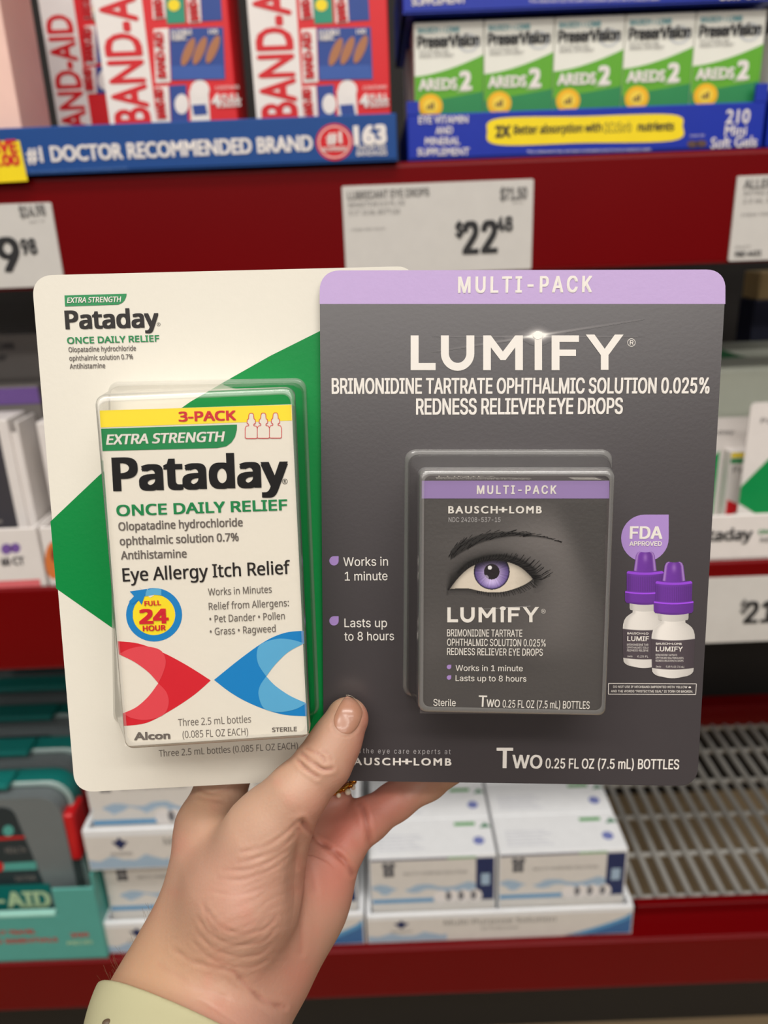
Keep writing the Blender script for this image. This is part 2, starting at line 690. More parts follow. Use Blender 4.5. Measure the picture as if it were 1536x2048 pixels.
yb = YS - .008
zb = z_up1 + .0015
p_r = at(790, 226, yb)
p_l = at(0, 258, yb)
tr = thing('bandage_display_tray', 'blue cardboard tray of bandage boxes on the top shelf, yellow corner sticker', 'tray', (-.25, YS + .1, zb))
xl = -.56
xr = at(794, 280, yb).x
ztf = at(790, 226, yb).z
tray(xl, xr, yb, yb + .42, zb, ztf, ztf, b_blue, tr)
s = FS(yb)
k = Ink(s, tr, .0002)
k.text('#1 DOCTOR RECOMMENDED BRAND', (57, 325), (625, 301), 27, b_white, 'def', .05)
k.circle((669, 284), 37, b_ink)
k.circle((669, 284), 32, b_white, 'printed_ring', 2, r0=30)
k.text('#1', (655, 288), (683, 286), 20, b_white, 'def', .07, layer=3)
k.text('RECOMMENDED', (645, 303), (693, 301), 7, b_white, 'def', .04, layer=3)
k.text('163', (711, 289), (771, 286), 32, b_white, 'def', .09)
k.text('ASSORTED', (714, 300), (772, 298), 8, b_white, 'def', .03)
k.text('BANDAGES', (714, 312), (774, 310), 9, b_white, 'def', .03)
k.poly([(-60, 284), (39, 281), (56, 362), (-52, 368)], b_yel, 'price_sticker', 2)
k.text('SAVE', (-34, 308), (35, 304), 22, b_ink, 'def', .08, layer=3)
k.text('$3.00', (-34, 334), (40, 330), 20, b_ink, 'def', .08, layer=3)
k.text('Recommended by doctors among bandage brands', (62, 347), (255, 338), 6, b_lblue, 'inter')
k.done()


def bandage_box(sx, Y, label, S=1.0, red_right=300, full=True):
    """front face at depth Y; sx = pixel shift of the whole layout; S its size"""
    s = FS(Y)

    def q(x, y):
        return (sx + (x - 492) * S, y * S + (0 if S == 1 else 10))
    pl, pr = s.uv(*q(513, 232)), s.uv(*q(red_right + 492, 225))
    z0 = zb + .004
    t = thing('bandage_box', label, 'box', (pl[0] + (pr[0] - pl[0]) / 2, Y + .05, z0), 'red bandage boxes in the blue tray')
    pr = (min(pr[0], xr - .005), pr[1])
    box('carton', pl[0], pr[0], Y, Y + .075, z0, z0 + .25, b_red, t, .0012, 1)
    k = Ink(s, t, .00025)
    x0 = pl[0]
    xs = s.uv(*q(607, 232))[0]
    top = z0 + .25 - 1.5
    k.poly([(x0, z0 - 1.5), (xs, z0 - 1.5), (xs, top), (x0, top)], b_white, 'white_stripe', 1, raw=True)
    hx = xs - x0
    # brand letters running up the stripe
    a = (x0 + hx * .86, s.uv(600, 234)[1] if S == 1 else s.uv(150, 283)[1])
    L = .136 if S == 1 else .133
    V, Fc, w_, hg = glyphs('BAND-AID', 'def')
    kk = hx * .72 / hg
    for io, (ox, oy) in enumerate(((0, 0), (.03, 0), (-.03, 0), (0, .03), (0, -.03))):
        k.add('lettering', b_ink, [(a[0] - (y + oy) * kk, a[1] + (x + ox) * L / w_) for x, y in V], Fc, 2 + io * .07)
    if full:
        def R(x, y):  # crop coordinates -> pixel layout
            return q(492 + (x - 945) / 1.92, y / 1.92)

        def quad(x0, y0, x1, y1, m, nm='printed_picture', ly=2, sk=.05):
            k.poly([R(x0 + 0 * sk, y1 + 4), R(x1, y1), R(x1 - 8, y0), R(x0 - 8, y0 + 4)], m, nm, ly)
        quad(1165, 108, 1222, 315, b_white)
        quad(1225, 104, 1432, 304, b_navy)
        quad(1230, 250, 1430, 304, mat('print_mid_blue', (56, 92, 170), .4), ly=3)
        for i, (ex, ey) in enumerate(((1290, 200), (1335, 195), (1385, 190))):
            pts = [R(ex + 24 * math.cos(t_) * .8 + 20 * math.sin(t_), ey - 54 * math.sin(t_)) for t_ in [j / 16 * 2 * math.pi for j in range(16)]]
            k.poly(pts, b_tan, 'printed_bandage', 4)
        k.text('FLEXIBLE', R(1228, 138), R(1305, 133), 9, b_white, 'def', .05, layer=4)
        k.text('FABRIC', R(1228, 158), R(1285, 154), 9, b_white, 'def', .05, layer=4)
        k.text('100', R(1370, 132), R(1405, 130), 8, b_white, 'def', .05, layer=4)
        for (xa, ya, yb_) in ((1215, 305, 115), (1215, 460, 330), (1205, 70, -60), (1340, 85, -60)):
            if ya < 200:
                quad(xa - 50, yb_, xa, ya, b_white)
            k.text('BAND-AID', R(xa - 8, ya - 6), R(xa - 22, yb_ + 10), 17, b_ink, 'def', .06, layer=5)
        quad(1170, 330, 1222, 470, b_white)
        quad(1225, 325, 1290, 470, b_navy)
        k.circle(R(1265, 400), 14, b_white, 'printed_bandage', 3, ry=20)
        k.circle(R(1335, 345), 19, b_white, 'printed_bottle', 3.5)
        quad(1302, 345, 1375, 470, b_white, 'printed_bottle', 3)
        quad(1312, 400, 1365, 440, b_navy, 'printed_bottle', 4)
        quad(1208, -60, 1280, 88, b_teal)
        quad(1342, -60, 1420, 78, b_navy)
        k.circle(R(1235, 20), 12, b_yel, 'printed_picture', 3)
        k.text('CONTAINS', R(1395, 345), R(1485, 340), 6, b_white, 'def', 0, layer=3)
        k.text('4', R(1385, 412), R(1415, 410), 22, b_white, 'def', .08, layer=3)
        k.text('FULL', R(1420, 388), R(1492, 383), 11, b_white, 'def', .06, layer=3)
        k.text('SIZES', R(1420, 412), R(1492, 407), 10, b_white, 'def', .06, layer=3)
    k.done()
    return t


bandage_box(492, YS + .012, 'red and white bandage box at the right end of the blue tray')
bandage_box(197, YS + .013, 'red and white bandage box second from the right in the blue tray', red_right=278)
bandage_box(90, YS + .2, 'red bandage box partly hidden behind the pale pink box and its neighbour', S=.72)
pbx = at(103, 250, YS + .085).x
pk = thing('plain_box', 'pale pink plain box side at the left end of the blue tray', 'box', (pbx - .06, YS + .09, zb))
box('carton', xl + .004, pbx, YS + .004, YS + .085, zb + .004, zb + .26, b_pink, pk, .002)
box('flap', xl + .006, pbx - .002, YS + .004, YS + .08, zb + .26, zb + .2606, b_pink, pk)

# ================================================================== TOP SHELF RIGHT: vitamin boxes
v_blue = mat('vitamin_tray_blue', (10, 44, 168), .4)
v_green = mat('vitamin_green', (96, 172, 40), .4)
v_dgreen = mat('vitamin_dark_green', (40, 138, 80), .4)
v_white = mat('vitamin_white', (236, 236, 226), .4)
v_gold = mat('vitamin_gold', (246, 186, 24), .4)
v_teal = mat('vitamin_teal_ink', (70, 160, 170), .4)
brown = mat('brown_board', (90, 66, 60), .6)
yt = YS + .006


def vitamin_tray(z0, zf, x0, x1, label, texts):
    t = thing('vitamin_display_tray', label, 'tray', ((x0 + x1) / 2, yt + .1, z0))
    tray(x0, x1, yt, yt + .26, z0, zf, zf, v_blue, t, step=None)
    box('corner_flap', x0, x0 + .012, yt, yt + .004, zf, zf + .012, v_blue, t)
    box('corner_flap', x1 - .012, x1, yt, yt + .004, zf, zf + .016, v_blue, t)
    k = Ink(FS(yt), t, .0002)
    texts(k)
    k.done()
    return t


xv0, xv1 = at(815, 270, yt).x, at(1527, 260, yt).x
zv0 = z_up1 + .002
zvf = at(1160, 217, yt).z


def tx1(k):
    def c(x, y):
        return (736 + x / 1.92, y / 1.92)
    k.poly([c(*p) for p in spline([(500, 455), (820, 447), (1165, 440), (1208, 485), (1170, 540), (820, 549), (500, 556), (458, 505)], 6, True)], b_yel, 'yellow_pill', 1)
    k.text('2X', c(490, 527), c(545, 525), 20, ink_dk, 'def', .07, layer=2)
    k.text('Better absorption with', c(560, 515), c(895, 505), 15, ink_dk, 'noto', .04, layer=2)
    k.text('OCUSorb', c(905, 511), c(1010, 506), 18, ink_dk, 'noto', 0, layer=2)
    k.text('nutrients', c(1035, 503), c(1172, 500), 15, ink_dk, 'noto', .05, layer=2)
    for i, (wd_, a, b) in enumerate((('EYE VITAMIN', 195, 383), ('AND', 260, 325), ('MINERAL', 220, 352), ('SUPPLEMENT', 190, 388))):
        k.text(wd_, c(a, 475 + i * 41), c(b, 472 + i * 41), 13, b_white, 'def', .03, layer=2)
    k.text('210', c(1372, 475), c(1462, 472), 24, b_white, 'def', .025, layer=2)
    k.text('Mini', c(1368, 522), c(1450, 519), 18, b_white, 'def', .02, layer=2)
    k.text('Soft Gels', c(1315, 570), c(1490, 562), 19, b_white, 'def', .02, layer=2)
    k.circle(c(1245, 553), 11, brown, 'printed_capsule', 2, ry=7)
    k.circle(c(1280, 551), 11, brown, 'printed_capsule', 2, ry=7)
    k.text('actual size', c(1235, 525), c(1292, 523), 4, b_white, 'inter')
    k.text('This statement has not been evaluated and is not a medical claim', c(610, 588), c(1085, 578), 5, b_white, 'inter')


vitamin_tray(zv0, zvf, xv0, xv1, 'blue tray of five vitamin boxes on the top shelf, yellow pill-shaped banner', tx1)


def vit_box():
    Y = yt + .012
    s = FS(Y)

    def c(x, y):
        return (736 + x / 1.92, y / 1.92)
    x0, x1 = s.uv(*c(178, 260))[0], s.uv(*c(443, 260))[0]
    z1 = at(*c(300, 82), Y).z
    z0 = zv0 + .003
    t = thing('vitamin_box', '', 'box', ((x0 + x1) / 2, Y + .04, z0), 'white and green vitamin boxes in the blue tray')
    box('carton', x0, x1, Y, Y + .07, z0, z1, v_white, t, .0008, 1)
    k = Ink(s, t, .0002)
    Wd = x1 - x0
    zz = lambda y: at(*c(300, y), Y).z - 1.5
    cur = [(x0 + Wd * u, zz(290 - 75 * u ** 1.6)) for u in [i / 10 for i in range(11)]]
    k.poly([(x0, z0 - 1.5), (x1, z0 - 1.5)] + list(reversed(cur)), v_green, 'green_field', 1, raw=True)
    cur = [(x0 + Wd * u, zz(395 - 38 * u)) for u in [i / 10 for i in range(11)]]
    k.poly([(x0, z0 - 1.5), (x1, z0 - 1.5)] + list(reversed(cur)), v_dgreen, 'dark_green_field', 2, raw=True)
    k.text('BAUSCH + LOMB', c(192, 128), c(350, 122), 9, v_teal, 'inter', .03)
    k.circle(c(385, 165), 21, mat('print_silver', (200, 204, 206), .4), 'printed_disc', 1, ry=19, r0=16)
    k.text('PreserVision', c(192, 184), c(427, 174), 20, ink_dk, 'inter', .06, layer=3)
    k.text('EYE VITAMIN AND', c(198, 208), c(310, 204), 6, ink_gr, 'inter', 0)
    k.text('MINERAL SUPPLEMENT', c(198, 224), c(330, 219), 6, ink_gr, 'inter', 0)
    k.text('AREDS', c(197, 347), c(340, 342), 19, b_white, 'def', .06, layer=3)
    k.text('2', c(356, 345), c(394, 343), 31, b_white, 'def', .08, layer=3)
    k.text('formula', c(340, 355), c(385, 353), 4, b_white, 'inter', layer=3)
    k.circle(c(240, 407), 24, v_gold, 'gold_badge', 3)
    k.circle(c(240, 407), 15, mat('gold_light', (250, 214, 70), .4), 'gold_badge', 4)
    for i, hgt in enumerate((8, 12, 16)):
        k.poly([c(226 + i * 10, 420), c(233 + i * 10, 420), c(233 + i * 10, 420 - hgt * 1.7), c(226 + i * 10, 420 - hgt * 1.7)], brown, 'badge_figure', 5)
    k.done()
    return t, x1


v0, vw = vit_box()
names = ['first white and green vitamin box from the left in the front row of five', 'second white and green vitamin box from the left in the blue tray',
         'middle one of the five white and green vitamin boxes in the blue tray', 'fourth white and green vitamin box from the left in the blue tray', 'last white and green vitamin box at the right end of the five']
v0['label'] = names[0]
stepx = (xv1 - .0045 - vw) / 4
for i in range(1, 5):
    dup(v0, (stepx * i, 0, 0), names[i])
# second row behind the first, seen at the left gap
zt2 = at(900, 25, yt).z


def tx2(k):
    k.text('SUPPLEMENT', (824, 12), (932, 6), 12, b_white, 'def', .04)
    k.text('This statement has not been evaluated and is not a medical claim', (1057, 6), (1318, 1), 6, b_white, 'inter')
    k.text('Soft Gels', (1440, 0), (1530, -4), 18, b_white, 'def', .05)


vitamin_tray(zt2, zt2 + .06, at(806, 20, yt).x, at(1560, 10, yt).x, 'blue display tray stacked above the five vitamin boxes, cut by the picture top', tx2)
nb = thing('carton_box', 'white and green box standing behind the first vitamin box at the tray left end', 'box', (xv0 + .0, yt + .17, zv0))
box('carton', xv0 + .006, xv0 + .05, yt + .1, yt + .2, zv0 + .003, zt2 - .01, v_white, nb, .001)
box('green_panel', xv0 + .006, xv0 + .05, yt + .0995, yt + .1, zv0 + .003, zv0 + .04, v_green, nb)
rb = thing('vitamin_tray', 'blue tray edge with a white box at the right picture edge, top shelf', 'tray', (xv1 + .06, yt + .1, zv0))
tray(xv1 + .004, xv1 + .2, yt, yt + .26, zv0, zvf + .01, zvf + .01, v_blue, rb)
rb2 = thing('medicine_box', 'white box with a green lower half behind the right tray edge, top shelf', 'box', (xv1 + .06, yt + .06, zv0 + .003))
box('carton', xv1 + .012, xv1 + .11, yt + .02, yt + .1, zv0 + .003, zt2 - .02, v_white, rb2, .001)
box('green_panel', xv1 + .012, xv1 + .11, yt + .0193, yt + .02, zv0 + .003, zv0 + .1, v_green, rb2)
box('red_panel', xv1 + .012, xv1 + .11, yt + .0193, yt + .02, zv0 + .115, zv0 + .13, b_red, rb2)

# ================================================================== LOWER SHELF MIDDLE: lens solution cartons
l_white = mat('solution_white', (240, 242, 244), .38)
l_grey = mat('solution_pearl', (224, 220, 214), .35)
l_navy = mat('solution_navy', (28, 44, 92), .4)
l_blue = mat('solution_water_blue', (96, 160, 205), .4)
l_pale = mat('solution_pale_blue', (165, 190, 212), .4)
l_green = mat('solution_green', (70, 160, 70), .4)


def wave(k, a, b, m, z0, amp, name='printed_wave', layer=1, n=14, seed=0, z_base=None):
    rr = random.Random(seed)
    top = [(a + (b - a) * i / n, z0 + amp * (math.sin(i * 1.1 + seed) * .5 + rr.random() * .5)) for i in range(n + 1)]
    k.poly([(a, z_base), (b, z_base)] + list(reversed(top)), m, name, layer, raw=True)


def sol_box(x0, x1, Y, dep, z0, z1, label, seed=0, group='lens solution cartons on the lowest shelf', child_detail=True):
    t = thing('lens_solution_box', label, 'box', ((x0 + x1) / 2, Y + dep / 2, z0), group)
    box('carton', x0, x1, Y, Y + dep, z0, z1, l_white, t, .0016, 2)
    s = FS(Y)
    k = Ink(s, t, .0002)
    e = .0018
    h = z1 - z0
    wd_ = x1 - x0
    zz = z0 - 1.5
    R = lambda u, v: (x0 + wd_ * u, zz + h * v)

    def rq(u0, v0_, u1, v1, m, nm='printed_panel', ly=1):
        k.poly([R(u0, v0_), R(u1, v0_), R(u1, v1), R(u0, v1)], m, nm, ly, raw=True)
    rq(.01, .02, .99, .40, l_grey)
    zz += .37 * h
    h *= .63
    rq(.01, .02, .99, .93, l_grey)
    rq(.01, .93, .62, .965, l_navy, 'navy_stripe', 2)
    rq(.62, .93, .84, .965, l_green, 'green_stripe', 2)
    rq(.84, .02, .985, .93, l_navy, 'navy_panel', 2)
    wave(k, x0 + wd_ * .01, x0 + wd_ * .84, l_pale, zz + h * .33, h * .12, seed=seed, layer=2, z_base=zz + h * .03)
    wave(k, x0 + wd_ * .01, x0 + wd_ * .6, l_grey, zz + h * .24, h * .1, seed=seed + 2, layer=3, z_base=zz + h * .03)
    rq(.01, .02, .5, .1, l_blue, 'blue_stripe', 4)
    # crest
    cst = mat('crest_ink', (52, 56, 70), .4)
    for i in range(2):
        for j in range(2):
            rq(.108 + i * .044, .60 + j * .11, .146 + i * .044, .69 + j * .11, cst, 'crest', 4)
    k.poly([R(.09, .82), R(.21, .82), R(.185, .90), R(.15, .86), R(.115, .90)], cst, 'crest', 4, raw=True)
    for i in range(4):
        cx_, cz_ = x0 + wd_ * (.56 + i * .09), zz + h * .12
        k.poly([(cx_ + h * .16 * math.cos(a_) * .8, cz_ + h * .15 * math.sin(a_)) for a_ in [j / 14 * 2 * math.pi for j in range(14)]], b_white, 'printed_bottle', 5 + i % 2, raw=True)
    for i in range(3):
        cx_, cz_ = x0 + wd_ * (.62 + i * .1), zz + h * .14
        k.poly([(cx_ + h * .05 * math.cos(a_), cz_ + h * .1 * math.sin(a_)) for a_ in [j / 10 * 2 * math.pi for j in range(10)]], mat('print_bottle_grey', (120, 118, 122), .4), 'printed_bottle', 8, raw=True)
    rq(.88, .35, .95, .60, l_pale, 'printed_bottle', 6)
    V, Fc, w_, hg = glyphs('MULTI-PURPOSE SOLUTION', 'inter')
    k.add('lettering', ink_gr, [(x0 + wd_ * (.27 + .5 * x / w_), zz + h * .62 + y / hg * h * .055) for x, y in V], Fc, 4)
    k.done()
    # printed lid
    sl = Surf((0, Y, z1), (1, 0, 0), (0, 1, 0))
    k = Ink(sl, t, .0002)
    for i in range(5):
        V, Fc, w_, hg = glyphs('Multi-purpose solution for soft lenses', 'inter')
        k.add('lid_lettering', mat('pale_ink', (170, 172, 190), .4), [(x0 + wd_ * (.08 + (.36 - .04 * (i % 3)) * x / w_), dep * (.18 + i * .09) + y / hg * dep * .04) for x, y in V], Fc, 1)
    gx = x0 + wd_ * .7
    k.poly([(gx, dep * .78), (gx + wd_ * .17, dep * .78), (gx + wd_ * .17, dep * .87), (gx, dep * .87)], l_green, 'lid_green_mark', 1, raw=True)
    k.poly([(gx + wd_ * .2, dep * .7), (gx + wd_ * .25, dep * .85), (gx + wd_ * .3, dep * .72)], mat('lid_mark_green', (60, 130, 90), .4), 'lid_green_mark', 1, raw=True)
    cx_, cy_ = x0 + wd_ * .88, dep * .36
    k.poly([(cx_ + wd_ * .045 * math.cos(a_), cy_ + dep * .11 * math.sin(a_)) for a_ in [j / 16 * 2 * math.pi for j in range(16)]], mat('lid_mark_blue', (120, 130, 190), .4), 'lid_blue_mark', 1, raw=True)
    k.done()
    return t


def sol_tray(x0, x1, y0, y1, z0, zf, label):
    t = thing('solution_display_tray', label, 'tray', ((x0 + x1) / 2, (y0 + y1) / 2, z0), 'white trays of lens solution')
    tray(x0, x1, y0, y1, z0, zf, zf, l_white, t, th=.006)
    k = Ink(FS(y0), t, .0002)
    wd_, h = x1 - x0, zf - z0
    zz = z0 - 1.5
    k.poly([(x0 + .001, zz + .001), (x1 - .001, zz + .001), (x1 - .001, zz + h * .84), (x0 + .001, zz + h * .84)], l_grey, 'printed_panel', 1, raw=True)
    wave(k, x0 + .002, x0 + wd_ * .3, l_pale, zz + h * .25, h * .12, seed=3, layer=2, z_base=zz + .002)
    n = 10
    k.poly([(x0 + wd_ * .75, zz + .002), (x1 - .002, zz + .002)] + [(x1 - .002 - (wd_ * .25) * i / n, zz + h * (.8 - .78 * (i / n) ** .7)) for i in range(n + 1)], l_blue, 'printed_wave', 2, raw=True)
    k.poly([(x0 + wd_ * .82, zz + .002), (x1 - .002, zz + .002)] + [(x1 - .002 - (wd_ * .18) * i / n, zz + h * (.62 - .6 * (i / n) ** .8)) for i in range(n + 1)], mat('solution_deep_blue', (60, 110, 165), .4), 'printed_wave', 3, raw=True)
    cx_ = x0 + wd_ * .13
    k.poly([(cx_ - wd_ * .03, zz + h * .7), (cx_, zz + h * .5), (cx_ + wd_ * .03, zz + h * .7), (cx_ + wd_ * .012, zz + h * .72), (cx_, zz + h * .82), (cx_ - wd_ * .012, zz + h * .72)], l_navy, 'crest', 3, raw=True)
    for tx_, a, b, v, hh in (('MEMBERS', .09, .17, .36, .08), ('Multi-Purpose Solution', .29, .71, .58, .18), ('Soft Contact Lenses', .43, .57, .36, .1)):
        V, Fc, w_, hg = glyphs(tx_, 'noto')
        k.add('lettering', ink_gr, [(x0 + wd_ * (a + (b - a) * x / w_), zz + h * v + y / hg * h * hh) for x, y in V], Fc, 3)
    k.done()
    return t


ytr = YS + .012
ztray = z_lo1 + .002
# right group: one tier
xa, xb = at(734, 1862, ytr).x, at(1265, 1842, ytr).x
zf = at(1000, 1823, ytr).z
sol_tray(xa, xb, ytr, ytr + .46, ztray, zf, 'white tray of lens solution on the lowest shelf, beside the empty wire deck')
ybx = ytr + .02
zbt = at(870, 1712, ybx).z
yr2 = hz(870, 1637, zbt).y
dep = yr2 - ybx - .001
xm = at(997, 1712, ybx).x
rows = ['front row', 'second row', 'third row']
for r in range(3):
    y_ = ybx + r * (dep + .001)
    sol_box(xa + .008, xm - .003, y_, dep, ztray + .003, zbt, 'lens solution carton, left one of the %s in the tray beside the wire deck' % rows[r], r)
    sol_box(xm + .001, xb - .008, y_, dep, ztray + .003, zbt, 'lens solution carton, right one of the %s in the tray beside the wire deck' % rows[r], r)
# left group: two tiers
xc, xd = at(207, 1870, ytr).x, at(729, 1862, ytr).x
sol_tray(xc, xd, ytr, ytr + .46, ztray, at(300, 1843, ytr).z, 'lower white tray of lens solution behind the wrist')
xm2 = (xc + xd) / 2
z2 = at(300, 1716, ybx).z
for r in range(2):
    y_ = ybx + r * (dep + .001)
    sol_box(xc + .008, xm2 - .002, y_, dep, ztray + .003, z2, 'lens solution carton in the lower left tray, left one of its %s' % rows[r], 4)
    sol_box(xm2 + .002, xd - .008, y_, dep, ztray + .003, z2, 'lens solution carton in the lower left tray, right one of its %s' % rows[r], 5)
z3f = at(300, 1657, ytr).z
sol_tray(xc, xd, ytr, ytr + .46, z2 + .001, z3f, 'upper white tray of lens solution stacked on the cartons left of the hand')
for r in range(2):
    y_ = ybx + r * (dep + .001)
    sol_box(xc + .008, xm2 - .002, y_, dep, z2 + .004, z2 + .004 + (z2 - ztray - .003), 'lens solution carton in the upper left tray, left one of its %s' % rows[r], 4)
    sol_box(xm2 + .002, xd - .008, y_, dep, z2 + .004, z2 + .004 + (z2 - ztray - .003), 'lens solution carton in the upper left tray, right one of its %s' % rows[r], 5)

# ================================================================== LOWER SHELF LEFT: first aid kits
k_teal = mat('kit_teal', (20, 118, 112), .35)
k_lteal = mat('kit_tray_teal', (84, 168, 158), .4)
k_dark = mat('kit_dark_panel', (34, 48, 54), .35)
k_red = mat('kit_latch_red', (206, 22, 28), .3)
k_grey = mat('kit_grey_shell', (112, 120, 122), .25, .6)
k_text = mat('kit_pale_print', (196, 222, 176), .4)
ykt = YS + .004
xk1 = at(206, 1868, ykt).x
xk0 = xk1 - .36
zkf = at(100, 1832, ykt).z
kt = thing('first_aid_tray', 'teal cardboard tray of first aid kits on the lowest shelf', 'tray', ((xk0 + xk1) / 2, YS + .2, ztray))
tray(xk0, xk1, ykt, ykt + .5, ztray, zkf, zkf, k_lteal, kt, th=.004)
zw = at(150, 1745, ykt + .03).z
bm = bmesh.new()
addbox(bm, xk1 - .004, xk1, ykt + .004, ykt + .5, zkf, zw + .02, .001, 1)
addbox(bm, xk1 - .06, xk1, ykt, ykt + .004, zkf - .002, zw, .001, 1)
bmobj('side_wall', bm, k_lteal, kt)
box('lip_highlight', xk0 + .002, xk1 - .062, ykt - .001, ykt + .008, zkf, zkf + .006, mat('kit_tray_highlight', (168, 226, 212), .35), kt, .0015)  # highlight on the tray's top edge, painted as a pale mint strip
s = FS(ykt)
k = Ink(s, kt, .0002)
k.text('COMPACT TRAVEL', (-60, 1872), (72, 1866), 10, k_red, 'def', .06)
k.text('FIRST AID ESSENTIALS', (-80, 1889), (116, 1882), 10, k_red, 'def', .06)
k.text('300', (143, 1874), (178, 1872), 10, k_red, 'def', .06)
k.text('PIECES', (136, 1889), (186, 1886), 8, k_text, 'def', .04)
k.done()


def kit(Y, zt, xr_, label, front=False):
    wdt, hgt = .30, zt - (ztray + .006)
    z0 = ztray + .006
    x0 = xr_ - wdt
    t = thing('first_aid_kit', label, 'first aid kit', (x0 + wdt / 2, Y + .03, z0), 'teal first aid kits standing in the teal tray')
    sf = FS(Y)
    # teal body (back shell), grey clear front shell
    out = rrect([(x0, z0 - 1.5), (xr_, z0 - 1.5), (xr_, zt - 1.5), (x0, zt - 1.5)], [.012, .012, .035, .035], 6)
    inn = rrect([(x0 + .008, z0 - 1.492), (xr_ - .008, z0 - 1.492), (xr_ - .008, zt - 1.508), (x0 + .008, zt - 1.508)], [.012, .012, .032, .032], 6)
    slab(sf, out, -.058, -.03, 'back_shell', k_teal, t)
    slab(sf, inn, -.03, -.004, 'front_shell', k_grey, t)
    n = len(out)
    vs = [sf.P(a, b, -.03) for a, b in out] + [sf.P(a * .5 + c * .5, b * .5 + d * .5, -.024) for (a, b), (c, d) in zip(out, inn)] + [sf.P(a, b, -.03) for a, b in inn]
    fs = [(i, (i + 1) % n, n + (i + 1) % n, n + i) for i in range(n)] + [(n + i, n + (i + 1) % n, 2 * n + (i + 1) % n, 2 * n + i) for i in range(n)]
    meshpy('rim', vs, fs, mat('kit_rim', (150, 172, 168), .2, .7), t, True)
    # dark card insert
    ins = rrect([(x0 + .02, z0 - 1.48), (xr_ - .045, z0 - 1.48), (xr_ - .075, zt - 1.522), (x0 + .02, zt - 1.522)], .015, 5)
    slab(sf, ins, -.004, -.003, 'card_insert', k_dark, t)
    lt = bmesh.new()
    addbox(lt, xr_ - .012, xr_ + .006, Y + .006, Y + .05, z0 + hgt * .52, z0 + hgt * .84, .006, 3)
    bmobj('latch', lt, k_red, t)
    # handle arch on top
    bm2 = bmesh.new()
    addbox(bm2, x0 + .08, xr_ - .08, Y + .012, Y + .05, zt - .002, zt + .008, .004, 2)
    bmobj('handle', bm2, k_teal, t)
    if front:
        k = Ink(sf.up(-.003), t, .0003)
        c = lambda x, y: (x / 2.36, 1180 + y / 2.36)
        k.poly([c(-60, 1395), c(235, 1385), c(245, 1502), c(-60, 1515)], k_teal, 'teal_band', 1)
        k.text('BAND-AID', c(-330, 1506), c(240, 1490), 38, k_text, 'inter', .07, layer=2)
        k.text('HEALTH', c(30, 1240), c(125, 1236), 14, ink_gr, 'inter', .04)
        k.poly([c(0, 1290), c(170, 1280), c(175, 1318), c(0, 1325)], k_lteal, 'teal_panel', 1)
        k.text('300 ITEMS', c(75, 1372), c(175, 1366), 12, ink_gr, 'inter', .04)
        k.circle(c(-5, 1305), 10, k_red, 'red_dot', 2)
        k.poly([c(-30, 1168), c(115, 1160), c(117, 1172), c(-30, 1182)], k_red, 'red_line', 1)
        k.circle(c(40, 1135), 11, k_lteal, 'teal_dot', 2)
        k.done()
    return t


ykf = ykt + .035
ztk = at(70, 1590, ykf).z
xkr = at(136, 1650, ykf).x
kys = [hz(60, y_, ztk).y for y_ in (1590, 1527, 1455, 1395, 1352)]
knm = ['foremost teal first aid kit with the red latch and dark card insert', 'second teal first aid kit, just behind the foremost one', 'third teal first aid kit back from the front',
       'fourth teal first aid kit, second from the back', 'rearmost teal first aid kit in the tray']
for i, y_ in enumerate(kys):
    kit(ykf if i == 0 else max(y_, ykf + .065 * i), ztk + (.0 if i == 0 else .004), xkr, knm[i], i == 0)
k_tall = thing('stacked_kit', 'dark clear-lidded case lying over the rear first aid kits', 'case', (xk0 + .15, 1.3, ztk))
bmk = bmesh.new()
addbox(bmk, xkr - .29, xkr - .005, 1.29, 1.42, ztk + .014, ztk + .05, .008, 3)
bmobj('case_body', bmk, mat('case_smoke', (70, 72, 72), .25, .6), k_tall)
bmk = bmesh.new()
addbox(bmk, xkr - .28, xkr - .015, 1.30, 1.41, ztk + .05, ztk + .056, .003, 2)
bmobj('lid', bmk, mat('case_lid', (120, 122, 120), .2, .6), k_tall)

# ================================================================== MIDDLE SHELF LEFT
m_white = mat('eyecare_white', (226, 220, 216), .45)
m_purple = mat('eyecare_purple', (120, 88, 160), .4)
m_dark = mat('eyecare_charcoal', (62, 60, 66), .45)
m_grey = mat('eyecare_grey', (128, 122, 118), .5)
m_or = mat('print_orange', (214, 120, 60), .4)
ym = YS + .004
zm = z_md1 + .001
xmr = at(82, 1110, ym).x
tm = thing('white_display_tray', 'white cardboard tray with purple print on the middle shelf, left of the white package', 'tray', (xmr - .12, YS + .15, zm))
zmf = at(60, 1056, ym).z
tray(xmr - .3, xmr, ym, ym + .4, zm, zmf, zmf, m_white, tm, th=.004)
k = Ink(FS(ym), tm, .0002)
k.circle((13, 1098), 11, m_purple, 'printed_mark', 1)
k.circle((31, 1096), 10, m_purple, 'printed_mark', 1)
k.text('60 CT', (5, 1131), (50, 1128), 16, m_dark, 'def', .06)
k.poly([(-80, 1166), (80, 1158), (82, 1172), (-80, 1180)], mat('print_rose', (222, 110, 116), .4), 'rose_stripe', 1)
k.done()
tm2 = thing('orange_print_tray', 'white tray with an orange picture, peeking out left of the white package', 'tray', (xmr + .06, YS + .15, zm))
tray(xmr + .003, xmr + .2, ym, ym + .4, zm, zmf, zmf, m_white, tm2, th=.004)
k = Ink(FS(ym), tm2, .0002)
k.circle((108, 1120), 18, m_or, 'orange_picture', 1, ry=38)
k.circle((112, 1108), 10, mat('print_brown', (130, 60, 40), .4), 'orange_picture', 2, ry=16)
k.done()


